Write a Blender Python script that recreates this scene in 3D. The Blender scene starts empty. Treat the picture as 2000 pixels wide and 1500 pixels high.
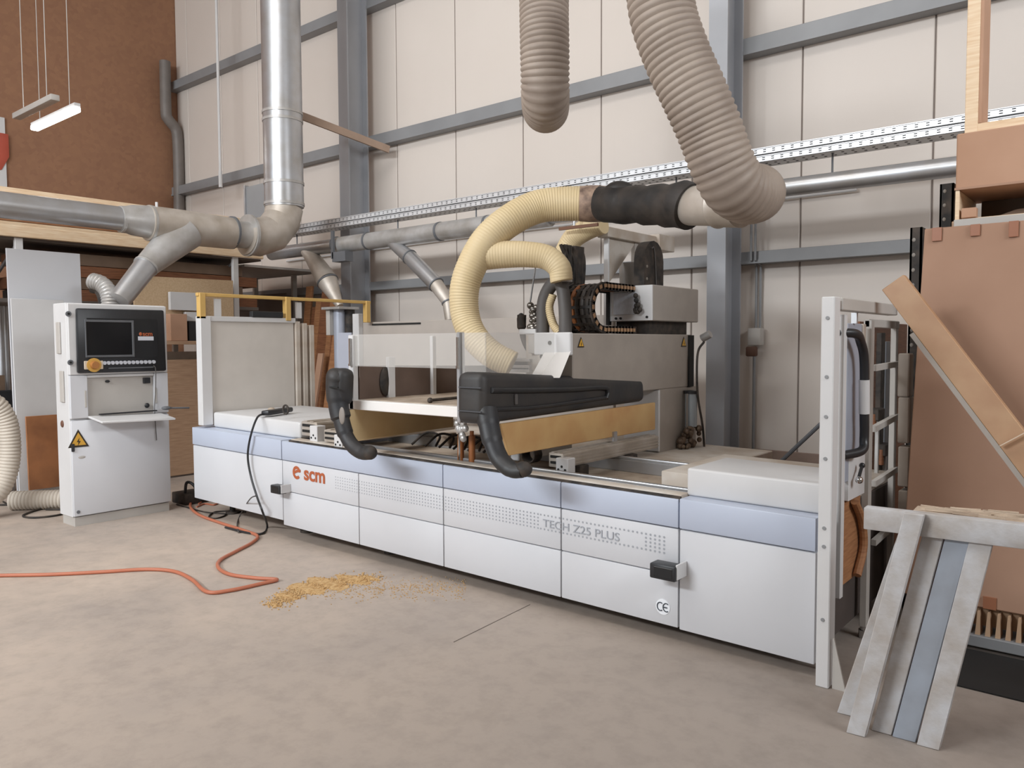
import bpy, bmesh, math, random
from mathutils import Vector, Matrix
random.seed(7)
S = bpy.context.scene
COL = S.collection
PI = math.pi

# ------------------------------------------------------------------ camera
F, CAMZ = 1530.0, 1.5                       # focal length in pixels of a 2000 wide frame
PITCH, YAW, ROLL = math.atan(80/1530), math.radians(39.4), 0.0045
FW = Vector((-math.sin(YAW)*math.cos(PITCH), math.cos(YAW)*math.cos(PITCH), -math.sin(PITCH)))
_r = Vector((math.cos(YAW), math.sin(YAW), 0)); _u = _r.cross(FW)
RT = _r*math.cos(ROLL) - _u*math.sin(ROLL)
UP = _u*math.cos(ROLL) + _r*math.sin(ROLL)
CP = Vector((0, 0, CAMZ))
cam = bpy.data.cameras.new('camera'); co = bpy.data.objects.new('camera', cam); COL.objects.link(co)
cam.sensor_width = 36; cam.sensor_fit = 'HORIZONTAL'; cam.lens = 36*F/2000
cam.clip_start = 0.05; cam.clip_end = 200
m3 = Matrix((RT, UP, -FW)).transposed()
co.matrix_world = Matrix.Translation(CP) @ m3.to_4x4()
S.camera = co

# ------------------------------------------------------------------ world, daylight, exposure
S.view_settings.view_transform = 'Standard'; S.view_settings.look = 'None'
S.view_settings.gamma = 1; S.view_settings.use_curve_mapping = False
S.view_settings.exposure = 0.0
w = bpy.data.worlds.new('world'); S.world = w; w.use_nodes = True
w.node_tree.nodes['Background'].inputs[0].default_value = (0.86, 0.93, 1.0, 1)
w.node_tree.nodes['Background'].inputs[1].default_value = 0.42
def area(name, loc, target, sx, sy, power, col):
    l = bpy.data.lights.new(name, 'AREA'); l.shape = 'RECTANGLE'; l.size = sx; l.size_y = sy
    l.energy = power; l.color = col
    o = bpy.data.objects.new(name, l); COL.objects.link(o); o.location = loc
    o.rotation_euler = (Vector(target)-Vector(loc)).to_track_quat('-Z', 'Y').to_euler()
    return o
area('clerestory_daylight', (-4.4, -6.5, 5.9), (-5.0, 7.0, 2.4), 7.0, 0.9, 1040, (0.92, 0.965, 1.0))
area('gate_daylight', (-7.4, -9.0, 2.6), (-5.0, 6.0, 1.2), 6.0, 4.2, 180, (0.90, 0.96, 1.0))
area('side_window_daylight', (4.4, 2.6, 4.6), (-7.5, 3.8, 1.5), 3.2, 1.4, 270, (0.93, 0.965, 1.0))
area('overhead_fill', (-5.0, 0.4, 8.0), (-5.0, 2.5, 0.0), 6.0, 1.8, 190, (1.0, 0.97, 0.94))  # fill lamp added under the closed roof to brighten top faces

# ------------------------------------------------------------------ pixel -> point on a plane of the place
def ray(x, y): return FW*F + RT*(x-1000) - UP*(y-750)
def pX(x, y, X): d = ray(x, y); return CP + d*(X/d.x)
def pY(x, y, Y): d = ray(x, y); return CP + d*(Y/d.y)
def pZ(x, y, Z): d = ray(x, y); return CP + d*((Z-CAMZ)/d.z)
def pD(x, y, D): return CP + ray(x, y)*(D/F)
def dep(p): return (Vector(p)-CP).dot(FW)
def rp(p, px): return px*dep(p)/F

# ------------------------------------------------------------------ materials
def lin(h):
    v = [int(h[i:i+2], 16)/255 for i in (0, 2, 4)]
    return tuple(c/12.92 if c <= .04045 else ((c+.055)/1.055)**2.4 for c in v) + (1,)
MATS = {}
def mat(name, hexc, rough=.5, metal=0., var=.08, scale=6., hex2=None, bump=0., bscale=60., stretch=None, spec=.5, trans=0., alpha=None):
    if name in MATS: return MATS[name]
    m = bpy.data.materials.new(name); m.use_nodes = True
    nt = m.node_tree; b = nt.nodes['Principled BSDF']; N = nt.nodes.new; L = nt.links.new
    c = lin(hexc)
    tc = N('ShaderNodeTexCoord'); mp = N('ShaderNodeMapping'); L(tc.outputs['Object'], mp.inputs[0])
    if stretch: mp.inputs['Scale'].default_value = stretch
    nz = N('ShaderNodeTexNoise'); nz.inputs['Scale'].default_value = scale; nz.inputs['Detail'].default_value = 5
    L(mp.outputs[0], nz.inputs[0])
    mx = N('ShaderNodeMix'); mx.data_type = 'RGBA'
    c2 = lin(hex2) if hex2 else tuple(v*(1-2*var) for v in c[:3])+(1,)
    mx.inputs[6].default_value = c; mx.inputs[7].default_value = c2
    rm = N('ShaderNodeMapRange'); rm.inputs[1].default_value = .35; rm.inputs[2].default_value = .7
    L(nz.outputs[0], rm.inputs[0]); L(rm.outputs[0], mx.inputs[0]); L(mx.outputs[2], b.inputs['Base Color'])
    b.inputs['Roughness'].default_value = rough; b.inputs['Metallic'].default_value = metal
    b.inputs['Specular IOR Level'].default_value = spec
    if trans: b.inputs['Transmission Weight'].default_value = trans
    if alpha is not None: b.inputs['Alpha'].default_value = alpha
    if bump:
        n2 = N('ShaderNodeTexNoise'); n2.inputs['Scale'].default_value = bscale; n2.inputs['Detail'].default_value = 4
        L(mp.outputs[0], n2.inputs[0]); bp = N('ShaderNodeBump'); bp.inputs['Strength'].default_value = bump
        bp.inputs['Distance'].default_value = .01; L(n2.outputs[0], bp.inputs['Height']); L(bp.outputs[0], b.inputs['Normal'])
    MATS[name] = m
    return m
def wood(name, a, b, rough=.6, stretch=(2, 2, 25), sc=3.):
    return mat(name, a, rough, 0, .1, sc, b, .15, 30, stretch)
def emit(name, col, s):
    m = bpy.data.materials.new(name); m.use_nodes = True
    b = m.node_tree.nodes['Principled BSDF']; b.inputs['Emission Color'].default_value = col
    b.inputs['Emission Strength'].default_value = s; b.inputs['Base Color'].default_value = col
    return m
WHITE = mat('white_paint', 'd2d1d1', .42, var=.03, scale=3)
WHITE2 = mat('white_panel', 'cfd0d4', .4, var=.025, scale=2)
BAND = mat('pale_blue_paint', 'b9c1d2', .4, var=.03, scale=2)
GREYP = mat('grey_paint', 'b9b4ae', .5, var=.06, scale=3)
CREAM = mat('cream_dusty_paint', 'cfc8bf', .6, var=.1, scale=5, hex2='b5a594')
DUST = mat('dusty_metal', 'b8a998', .75, var=.15, scale=7, hex2='8d7a68', bump=.2)
BLACK = mat('black_plastic', '26272a', .38, var=.1, scale=8)
RUBBER = mat('black_rubber', '222327', .5, var=.1, scale=5, hex2='2c2b2a', bump=.1, bscale=20)
BLACKD = mat('black_dusty', '1f1d1c', .7, var=.1, scale=14, hex2='4a4038')
GALV = mat('galvanised_steel', 'bcbec2', .36, .75, .08, 5, 'b0aeac')
GALVD = mat('dull_galvanised_steel', 'c2c1c0', .42, .45, .1, 5, 'a39e98')
GALVW = mat('dusty_galvanised_steel', 'cac2b9', .5, .45, .1, 5, 'b0a598')
TRAYM = mat('bright_zinc', 'e2e3e5', .4, .4, .06, 9)
STEELG = mat('grey_steel_paint', '8d8e90', .5, .1, .06, 3)
STEELD = mat('dark_steel_paint', '6a6c70', .5, .1, .06, 3)
DARKHOLE = mat('dark_hole', '1b1a19', .8)
YELLOW = mat('yellow_paint', 'd2ac66', .5, var=.08)
BEIGEH = mat('beige_hose', 'd6c29c', .55, var=.06, scale=3, hex2='cab48a')
GREYH = mat('grey_ribbed_hose', 'a4968a', .6, var=.08, scale=4, hex2='8d7f74')
SLEEVE = mat('black_sleeve', '1e1d1d', .6, var=.1, scale=7, hex2='3c3530', bump=.4, bscale=18)
GREYRUB = mat('grey_rubber_hose', '5c5856', .55, var=.1, scale=6)
BRISTLE = mat('amber_curtain', 'cba873', .45, var=.1, scale=3, hex2='b98d5c')
BRISTLE_LIT = mat('lit_amber_curtain', 'ecd3a4', .5, var=.1, scale=3, hex2='dfc08c')  # lit copy of the curtain colour, paler to offset shade on the left one
ORANGE = mat('orange_print', 'ad5a36', .5, var=.02)
ORANGEH = mat('orange_rubber', 'b56c50', .5, var=.05)
PRINT = mat('grey_print', 'a0a3aa', .6, var=.02)
DARKP = mat('dark_print', '3a3f48', .6, var=.02)
SCREEN = mat('dark_screen', '17181b', .15, var=.02)
COPPER = mat('copper_cable', 'a8693c', .5, var=.1)
CHROME = mat('chrome', 'd5d5d5', .15, 1.)
CARD = mat('brown_cardboard', 'ac8973', .8, var=.06, scale=2, hex2='a27f69')
CARD2 = mat('light_cardboard', 'b9937a', .8, var=.06, scale=2, hex2='ac856b')
TAPE = mat('brown_tape', '9a6549', .35, var=.05)
PINE = wood('pine_timber', 'ecd6b8', 'ddbd98')
CHIP = mat('chipboard', 'ccb291', .8, var=.06, scale=60, hex2='bfa381')
PLY = wood('plywood', 'b8987c', 'a5846a')
DWOOD = wood('dark_timber', '8a5a3c', '6d442c')
MWOOD = wood('oak_timber', 'a87852', '8a5d3d')
GWOOD = mat('weathered_timber', 'bcbcbe', .75, 0, .1, 9, 'a39a92', .2, 40)
ROUGHW = wood('rough_timber', 'cbb9a5', '9e8a78', .85, (3, 14, 14), 3.)
FOAM = mat('tan_fibre', 'b39478', .9, var=.1, scale=5)
SAW = mat('sawdust', 'c9a878', .95, var=.15, scale=40, hex2='a98353')
PLATE = mat('bluish_label', 'd0d5de', .4, var=.12, scale=20)
BLUEG = mat('bluish_steel', 'a9aebb', .4, .2, .05, 3)
def clear_plastic():
    m = bpy.data.materials.new('clear_polycarbonate'); m.use_nodes = True; nt = m.node_tree
    for n in list(nt.nodes): nt.nodes.remove(n)
    N = nt.nodes.new; o = N('ShaderNodeOutputMaterial'); mx = N('ShaderNodeMixShader'); t = N('ShaderNodeBsdfTransparent')
    b = N('ShaderNodeBsdfPrincipled'); b.inputs['Base Color'].default_value = (.72, .70, .67, 1); b.inputs['Roughness'].default_value = .2
    t.inputs[0].default_value = (.97, .97, .97, 1); mx.inputs[0].default_value = .26
    nt.links.new(t.outputs[0], mx.inputs[1]); nt.links.new(b.outputs[0], mx.inputs[2]); nt.links.new(mx.outputs[0], o.inputs[0])
    return m
CLEAR = clear_plastic()

# ------------------------------------------------------------------ mesh builder
class MB:
    @property
    def mi(s): return s._mi
    @mi.setter
    def mi(s, v):
        if hasattr(s, '_mi'): s._flush()
        s._mi = v
    def _flush(s):
        l = s.bm.faces.layers.int.get('done') or s.bm.faces.layers.int.new('done')
        for f in s.bm.faces:
            if not f[l]: f[l] = 1; f.material_index = s._mi

    def __init__(s): s.bm = bmesh.new(); s.mi = 0; s.nf = []
    def _bev(s, verts, bev, seg):
        if bev > 0:
            es = list({e for v in verts for e in v.link_edges})
            bmesh.ops.bevel(s.bm, geom=es, offset=bev, segments=seg, affect='EDGES', profile=.5, clamp_overlap=True)
    def hexa(s, p, bev=0, seg=2):          # p: 4 bottom ring, 4 top ring
        v = [s.bm.verts.new(q) for q in p]
        for f in ((3,2,1,0),(4,5,6,7),(0,1,5,4),(1,2,6,5),(2,3,7,6),(3,0,4,7)): s.bm.faces.new([v[i] for i in f])
        s._bev(v, bev, seg); return s
    def box(s, x0, x1, y0, y1, z0, z1, bev=0, seg=2):
        return s.hexa([(x0,y0,z0),(x1,y0,z0),(x1,y1,z0),(x0,y1,z0),(x0,y0,z1),(x1,y0,z1),(x1,y1,z1),(x0,y1,z1)], bev, seg)
    def beam(s, a, b, wd, ht, up=(0,0,1), bev=0):
        a, b = Vector(a), Vector(b); d = (b-a).normalized(); u = Vector(up); sd = d.cross(u)
        if sd.length < 1e-4: sd = Vector((1,0,0))
        sd.normalize(); u = sd.cross(d).normalized(); p = []
        for e in (a, b):
            for i, j in ((-1,-1),(1,-1),(1,1),(-1,1)): p.append(e + sd*(i*wd/2) + u*(j*ht/2))
        return s.hexa(p, bev)
    def prism(s, pts, ext, bev=0, seg=2):
        e = Vector(ext); n = len(pts)
        a = [s.bm.verts.new(Vector(q)) for q in pts]; b = [s.bm.verts.new(Vector(q)+e) for q in pts]
        s.bm.faces.new(a[::-1]); s.bm.faces.new(b)
        for i in range(n): s.bm.faces.new([a[i], a[(i+1)%n], b[(i+1)%n], b[i]])
        s._bev(a+b, bev, seg); return s
    def tube(s, path, r, n=16, caps=True, sy=1., ref=None):
        P = [Vector(q) for q in path]; k = len(P); R = r if isinstance(r, (list, tuple)) else [r]*k
        T = [(P[min(i+1,k-1)]-P[max(i-1,0)]).normalized() for i in range(k)]
        u = Vector(ref) if ref else (Vector((0,0,1)) if abs(T[0].z) < .9 else Vector((1,0,0)))
        rings = []
        for i in range(k):
            u = (u - T[i]*u.dot(T[i])).normalized(); v = T[i].cross(u)
            rings.append([s.bm.verts.new(P[i] + (u*math.cos(2*PI*j/n)*sy + v*math.sin(2*PI*j/n))*R[i]) for j in range(n)])
        for i in range(k-1):
            for j in range(n): s.bm.faces.new([rings[i][j], rings[i][(j+1)%n], rings[i+1][(j+1)%n], rings[i+1][j]])
        if caps: s.bm.faces.new(rings[0][::-1]); s.bm.faces.new(rings[-1])
        return s
    def cyl(s, a, b, r, n=20, r1=None): return s.tube([a, b], [r, r if r1 is None else r1], n)
    def ball(s, c, rx, ry, rz, n=14):
        g = bmesh.ops.create_uvsphere(s.bm, u_segments=n, v_segments=max(6, n*2//3), radius=1)
        for v in g['verts']: v.co = Vector((v.co.x*rx, v.co.y*ry, v.co.z*rz)) + Vector(c)
        return s
    def build(s, name, m, parent=None, tilt=0, label=None, sharp=35, kind=None):
        s._flush(); bm = s.bm; bmesh.ops.recalc_face_normals(bm, faces=bm.faces)
        if tilt:
            for v in bm.verts: v.co.z += .011*(-1.13 - v.co.x)
        xs = [v.co for v in bm.verts]
        lo = [min(q[i] for q in xs) for i in range(3)]; hi = [max(q[i] for q in xs) for i in range(3)]
        org = Vector(((lo[0]+hi[0])/2, (lo[1]+hi[1])/2, lo[2]))
        for v in bm.verts: v.co -= org
        me = bpy.data.meshes.new(name); bm.to_mesh(me); bm.free()
        for p in me.polygons: p.use_smooth = True
        me.set_sharp_from_angle(angle=math.radians(sharp))
        [me.materials.append(x) for x in (m if isinstance(m, list) else [m])]
        o = bpy.data.objects.new(name, me); COL.objects.link(o)
        o.location = org
        if parent: o.parent = parent; o.location = org - wloc(parent)
        if label: o['label'] = label
        if kind: o['kind'] = kind
        return o
def wloc(o):
    v = Vector(o.location)
    while o.parent: o = o.parent; v += Vector(o.location)
    return v
def thing(name, label, cat, loc, group=None):
    o = bpy.data.objects.new(name, None); COL.objects.link(o); o.location = loc; o.empty_display_size = .1
    return tag(o, label, cat, group)
def tag(o, label, cat, group=None, kind=None):
    o['label'] = label; o['category'] = cat
    if group: o['group'] = group
    if kind: o['kind'] = kind
    return o
def struct(o): o['kind'] = 'structure'; return o
def spline(pts, per=12):
    P = [Vector(p) for p in pts]; P = [P[0]*2-P[1]] + P + [P[-1]*2-P[-2]]; out = []
    for i in range(1, len(P)-2):
        a, b, c, d = P[i-1:i+3]
        for k in range(per):
            t = k/per
            out.append(.5*((2*b)+(c-a)*t+(2*a-5*b+4*c-d)*t*t+(3*b-a-3*c+d)*t**3))
    out.append(P[-2]); return out
def resample(pts, step):
    out = [pts[0]]; acc = 0
    for a, b in zip(pts, pts[1:]):
        L = (b-a).length
        if L == 0: continue
        t = step-acc
        while t <= L: out.append(a+(b-a)*(t/L)); t += step
        acc = (acc+L) % step if True else 0
        acc = L-(t-step) if t-step >= 0 else acc
    out.append(pts[-1]); return out
def ribbed(mb, pts, r, pitch=.02, amp=.06, n=28, r_end=None):
    c = resample(spline(pts, 24), pitch/4); k = len(c)
    R = []
    for i in range(k):
        rr = r + ((r_end-r)*i/(k-1) if r_end else 0)
        R.append(rr*(1+amp*(.0, .7, 1., .7)[i % 4]-amp*.5))
    return mb.tube(c, R, n)
def text_mesh(txt, size, ext=.002, offset=0., align='LEFT'):
    cu = bpy.data.curves.new('t', 'FONT'); cu.body = txt; cu.size = size; cu.extrude = ext; cu.offset = offset; cu.align_x = align
    o = bpy.data.objects.new('t', cu); COL.objects.link(o)
    dg = bpy.context.evaluated_depsgraph_get(); me = bpy.data.meshes.new_from_object(o.evaluated_get(dg))
    COL.objects.unlink(o); bpy.data.objects.remove(o); return me
def put_text(mb, txt, size, origin, xdir, ydir, offset=0., align='LEFT', sx=1.):
    me = text_mesh(txt, size, .0015, offset, align); X, Y = Vector(xdir).normalized(), Vector(ydir).normalized(); Z = X.cross(Y)
    tmp = bmesh.new(); tmp.from_mesh(me)
    for v in tmp.verts: v.co = Vector(origin)+X*v.co.x*sx+Y*v.co.y+Z*v.co.z
    t2 = bpy.data.meshes.new('x'); tmp.to_mesh(t2); tmp.free(); mb.bm.from_mesh(t2)
    bpy.data.meshes.remove(t2); bpy.data.meshes.remove(me); return mb

# ================================================================== SETTING
def concrete():
    m = bpy.data.materials.new('concrete_floor'); m.use_nodes = True; nt = m.node_tree; b = nt.nodes['Principled BSDF']
    N = nt.nodes.new; L = nt.links.new; tc = N('ShaderNodeTexCoord')
    a = N('ShaderNodeTexNoise'); a.inputs['Scale'].default_value = .8; a.inputs['Detail'].default_value = 8; a.inputs['Roughness'].default_value = .65
    f = N('ShaderNodeTexNoise'); f.inputs['Scale'].default_value = 9; f.inputs['Detail'].default_value = 8; f.inputs['Roughness'].default_value = .7
    L(tc.outputs['Object'], a.inputs[0]); L(tc.outputs['Object'], f.inputs[0])
    r = N('ShaderNodeValToRGB'); r.color_ramp.elements[0].position = .3; r.color_ramp.elements[0].color = lin('9f948c')
    r.color_ramp.elements[1].position = .68; r.color_ramp.elements[1].color = lin('c4b3a4'); L(a.outputs[0], r.inputs[0])
    r2 = N('ShaderNodeValToRGB'); r2.color_ramp.elements[0].position = .3; r2.color_ramp.elements[0].color = (.72,.72,.72,1)
    r2.color_ramp.elements[1].position = .55; r2.color_ramp.elements[1].color = (1,1,1,1); L(f.outputs[0], r2.inputs[0])
    mx = N('ShaderNodeMix'); mx.data_type = 'RGBA'; mx.blend_type = 'MULTIPLY'; mx.inputs[0].default_value = .55
    # dusty tone at left; shade painted into the colour towards the machine's right end
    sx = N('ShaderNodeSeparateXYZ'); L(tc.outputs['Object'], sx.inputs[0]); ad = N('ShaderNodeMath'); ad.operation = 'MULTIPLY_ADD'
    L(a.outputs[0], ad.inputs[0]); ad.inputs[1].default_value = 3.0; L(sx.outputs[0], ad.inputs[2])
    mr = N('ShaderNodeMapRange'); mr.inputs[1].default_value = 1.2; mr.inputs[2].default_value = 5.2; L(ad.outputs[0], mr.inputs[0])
    shaded = N('ShaderNodeMix'); shaded.data_type = 'RGBA'; L(mr.outputs[0], shaded.inputs[0]); L(r.outputs[0], shaded.inputs[6]); shaded.inputs[7].default_value = lin('8f857d')
    L(shaded.outputs[2], mx.inputs[6]); L(r2.outputs[0], mx.inputs[7]); L(mx.outputs[2], b.inputs['Base Color'])
    b.inputs['Roughness'].default_value = .6
    bp = N('ShaderNodeBump'); bp.inputs['Strength'].default_value = .12; bp.inputs['Distance'].default_value = .01
    L(f.outputs[0], bp.inputs['Height']); L(bp.outputs[0], b.inputs['Normal'])
    return m
def osb():
    m = bpy.data.materials.new('osb_board'); m.use_nodes = True; nt = m.node_tree; b = nt.nodes['Principled BSDF']
    N = nt.nodes.new; L = nt.links.new; tc = N('ShaderNodeTexCoord'); v = N('ShaderNodeTexVoronoi'); v.inputs['Scale'].default_value = 16
    n = N('ShaderNodeTexNoise'); n.inputs['Scale'].default_value = 2.5; L(tc.outputs['Object'], v.inputs[0]); L(tc.outputs['Object'], n.inputs[0])
    r = N('ShaderNodeValToRGB'); r.color_ramp.elements[0].color = lin('86604a'); r.color_ramp.elements[1].color = lin('9c7356')
    mx = N('ShaderNodeMix'); mx.data_type = 'FLOAT'; mx.inputs[0].default_value = .5
    L(v.outputs['Color'], mx.inputs[2]); L(n.outputs[0], mx.inputs[3]); L(mx.outputs[0], r.inputs[0]); L(r.outputs[0], b.inputs['Base Color'])
    b.inputs['Roughness'].default_value = .75
    return m
def wallpanel():
    m = bpy.data.materials.new('sandwich_panel'); m.use_nodes = True; nt = m.node_tree; b = nt.nodes['Principled BSDF']
    N = nt.nodes.new; L = nt.links.new; tc = N('ShaderNodeTexCoord'); wv = N('ShaderNodeTexWave'); wv.wave_type = 'BANDS'; wv.bands_direction = 'X'
    wv.inputs['Scale'].default_value = 6.5; wv.wave_profile = 'SIN'; L(tc.outputs['Object'], wv.inputs[0])
    bp = N('ShaderNodeBump'); bp.inputs['Strength'].default_value = .08; bp.inputs['Distance'].default_value = .003
    L(wv.outputs[0], bp.inputs['Height']); L(bp.outputs[0], b.inputs['Normal'])
    n = N('ShaderNodeTexNoise'); n.inputs['Scale'].default_value = .7; L(tc.outputs['Object'], n.inputs[0])
    r = N('ShaderNodeValToRGB'); r.color_ramp.elements[0].color = lin('cfc5bc'); r.color_ramp.elements[1].color = lin('d8cfc7'); L(n.outputs[0], r.inputs[0])
    L(r.outputs[0], b.inputs['Base Color']); b.inputs['Roughness'].default_value = .5
    return m
XL, XR, YB, ZC = -13.42, 5.6, 7.1, 8.2
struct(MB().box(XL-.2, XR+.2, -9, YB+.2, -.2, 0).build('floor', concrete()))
mb = MB()
seams = [XL]+[-13.04+1.055*i for i in range(0, 18)]+[XR]
for a, b in zip(seams, seams[1:]): mb.box(a+.007, b-.007, YB, YB+.05, .0, ZC, .006, 1)
struct(mb.build('wall_back', wallpanel()))
struct(MB().box(XL, XR, YB+.012, YB+.2, 0, ZC).build('trim_1', mat('seam_brown', '8a7f78', .8)))  # brownish backing slab that shows in the panel seams
struct(MB().box(XL, XR, YB-.02, YB+.06, 0, .5, .004, 1).build('baseboard_back', mat('concrete_plinth', '9a8579', .8, var=.1, scale=4)))
struct(MB().box(XL-.2, XL, -9, YB+.2, 0, ZC).build('wall_left', osb()))
struct(MB().box(XR, XR+.2, -3, YB+.2, 0, ZC).build('wall_right', mat('pale_wall', 'cfc8c0', .6)))
# closed roof; the overhead fill lamp hangs under it
cm = mat('roof_sheet', 'c9c3bc', .6, var=.04)
struct(MB().box(XL, XR, -9, YB+.2, ZC, ZC+.1).build('ceiling', cm))
struct(MB().box(-2.4, XR, -3.2, -3.0, 0, ZC).build('shade_wall', mat('pale_wall', 'cfc8c0')))  # unseen partition added behind the camera to keep light off the right side
# wall girts
g = 2
for (z0, z1) in ((2.215, 2.325), (4.10, 4.25), (5.9, 6.05)):
    mb = MB(); mb.box(XL, XR, 6.96, 7.1, z0, z1, .004, 1); mb.box(XL, XR, 6.95, 6.96, z0, z0+.03)
    struct(mb.build('trim_%d' % g, STEELG)); g += 1
# steel columns (wide-flange)
def column(x0, x1, n):
    mb = MB(); y0, y1 = 6.62, 6.96; xm = (x0+x1)/2
    mb.box(x0, x1, y0, y0+.02, 0, ZC); mb.box(x0, x1, y1-.02, y1, 0, ZC); mb.box(xm-.008, xm+.008, y0+.02, y1-.02, 0, ZC)
    struct(mb.build('trim_%d' % n, mat('column_paint', 'a6a8ad', .45, .2, .05, 2)))
column(pY(664,400,6.62).x, pY(682,400,6.62).x, 5)
column(pY(1380,600,6.62).x, pY(1416,600,6.62).x, 6)
mb = MB(); a, b = pZ(900,1247,.0015), pZ(1024,1186,.0015); d = b-a
mb.beam(a-d*.1, b+d*.1, .004, .002); struct(mb.build('trim_7', mat('joint_dark', '7f756d', .9)))

# ================================================================== CNC MACHINE
FY = 3.49
M = thing('cnc_machine', 'long white woodworking machine with pale blue top band and orange logo on its front', 'machine', (-3.8, 4.2, 0))
M1 = [-5.15, -4.25, -3.43, -2.52, -1.80]
def fx(x, y): return pY(x, y, FY)
# carcass behind the front panels, on feet
MB().box(-6.46, -1.16, 3.56, 4.85, .12, .56).build('machine_bed', mat('bed_paint', 'a59d94', .6, var=.08), M, 1)
for x in (-6.3, -5.2, -4.2, -3.2, -2.2, -1.35):
    for y in (3.75, 4.7):
        zf = .13+.011*(-1.13-x)
        mb = MB(); mb.cyl((x, y, 0), (x, y, .02), .06); mb.cyl((x, y, .02), (x, y, zf), .025); mb.build('levelling_foot', BLACKD, M)
gap = .004
for a, b in zip(M1, M1[1:]):
    MB().box(a+gap, b-gap, FY, FY+.04, .335, .566, .004, 2).build('perforated_panel', WHITE2, M, 1)
    MB().box(a+gap, b-gap, FY, FY+.04, .068, .330, .004, 2).build('kick_panel', WHITE2, M, 1)
for a, b in ((-5.15, -3.43), (-3.43, -2.52), (-2.52, -1.80)):
    MB().box(a+gap*.7, b-gap*.7, FY-.003, FY+.05, .572, .716, .005, 2).build('blue_band', BAND, M, 1)
# end housings
MB().box(-1.16, -1.145, 3.62, 4.88, .10, .70).build('housing_recess', mat('recess_brown', '4d4440', .8), M)
for a, b, zb, yd in ((-6.48, -5.15, .10, 4.6), (-1.80, -1.13, .062, 3.62)):
    MB().box(a+gap, b-gap, FY, yd, zb, .566, .006, 2).build('housing', WHITE2, M, 1)
    MB().box(a+gap, b-gap, FY-.006, yd, .572, .722, .006, 2).build('blue_band', BAND, M, 1)
# step covers
MB().box(-6.33, -5.07, 3.6, 4.52, .724, .855, .02, 3).build('step_cover', WHITE, M, 1)
mb = MB(); mb.box(-1.805, -1.14, 3.58, 4.04, .722, .862, .012, 3); mb.build('step_cover', WHITE, M, 1)
MB().box(-2.2, -1.16, 4.04, 4.90, .60, .745, .008, 2).build('bed_cover', CREAM, M, 1)
# bed: front lip, trough, rails
MB().box(-5.07, -1.8, 3.515, 3.60, .60, .735, .006, 2).build('bed_lip', CREAM, M, 1)
MB().box(-5.07, -1.8, 3.497, 3.515, .70, .728).build('seal_strip', BLACKD, M, 1)
MB().box(-5.07, -1.16, 3.60, 3.70, .58, .70, .004, 1).build('bed_ledge', DUST, M, 1)
MB().box(-5.1, -1.8, 3.70, 4.86, .56, .62).build('dust_trough', DUST, M, 1)
MB().box(-5.1, -2.2, 4.62, 5.76, .56, .672, .006, 1).build('bed_ledge', CREAM, M, 1)
for y in (3.74, 4.50):
    mb = MB(); mb.box(-5.07, -1.8, y, y+.05, .62, .70, .003, 1); mb.box(-5.07, -1.8, y+.008, y+.042, .70, .72, .004, 2)
    mb.build('guide_rail', GALV, M, 1)
# table bars with end blocks
def table_bar(x0, x1, y0, y1, z0, z1, m=GALVW, cups=0):
    mb = MB(); zs = z1-z0; mb.box(x0, x1, y0, y1, z0, z1, .006, 2)
    for k in range(4):
        z = z0+zs*(.15+.22*k); mb.box(x1, x1+.006, y0, y1, z, z+zs*.09)
    for k in range(2):
        xx = x0+(x1-x0)*(.2+.4*k); mb.box(xx, xx+(x1-x0)*.2, y0, y1, z1, z1+.006)
    o = mb.build('table_bar', m, M)
    for k in range(2):
        zz = z0+zs*(.25+.4*k)
        MB().box(x0+.015, x1-.015, y0-.006, y0+.002, zz, zz+zs*.18, .002, 1).build('slot', DARKHOLE, o)
    mb = MB(); mb.box(x1-.02, x1+.07, y0-.05, y0+.03, z0-.04, z1-.02, .004, 1); ob = mb.build('bar_block', WHITE, o)
    mb = MB()
    for k in range(3): mb.cyl((x1-.0+.025*k, y0-.052, z0+.02*(k % 2)), (x1+.025*k, y0-.046, z0+.02*(k % 2)), .008, 10)
    mb.build('socket', DARKHOLE, ob)
    return o
table_bar(-5.05, -4.86, 3.60, 4.75, .80, .91)
table_bar(-4.72, -4.52, 3.56, 4.75, .78, .87)
table_bar(-2.88, -2.77, 3.86, 5.04, .735, .825, GALVW)
for y in (4.0, 4.6): MB().box(-2.86, -2.74, y, y+.10, .665, .735, .008, 2).build('bar_slider', BLACKD, M)
mb = MB()
for k in range(7):
    z = .70+.0
    mb.tube([(-3.0, 3.86+.012*k, .80+.05*math.cos(t)) if False else (-3.04+.05*math.cos(t), 3.86+.012*k, .795+.05*math.sin(t)) for t in [i*2*PI/14 for i in range(15)]], .006, 6)
mb.build('coiled_hose', BLACKD, M)
mb = MB(); mb.box(-3.19, -3.08, 3.66, 3.74, .77, .84, .004, 1); o = mb.build('valve_block', WHITE, M)
mb = MB()
for k in range(3): mb.cyl((-3.165+.035*k, 3.662, .79+.02*(k % 2)), (-3.165+.035*k, 3.655, .79+.02*(k % 2)), .009, 10)
mb.build('port', DARKHOLE, o)
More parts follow.
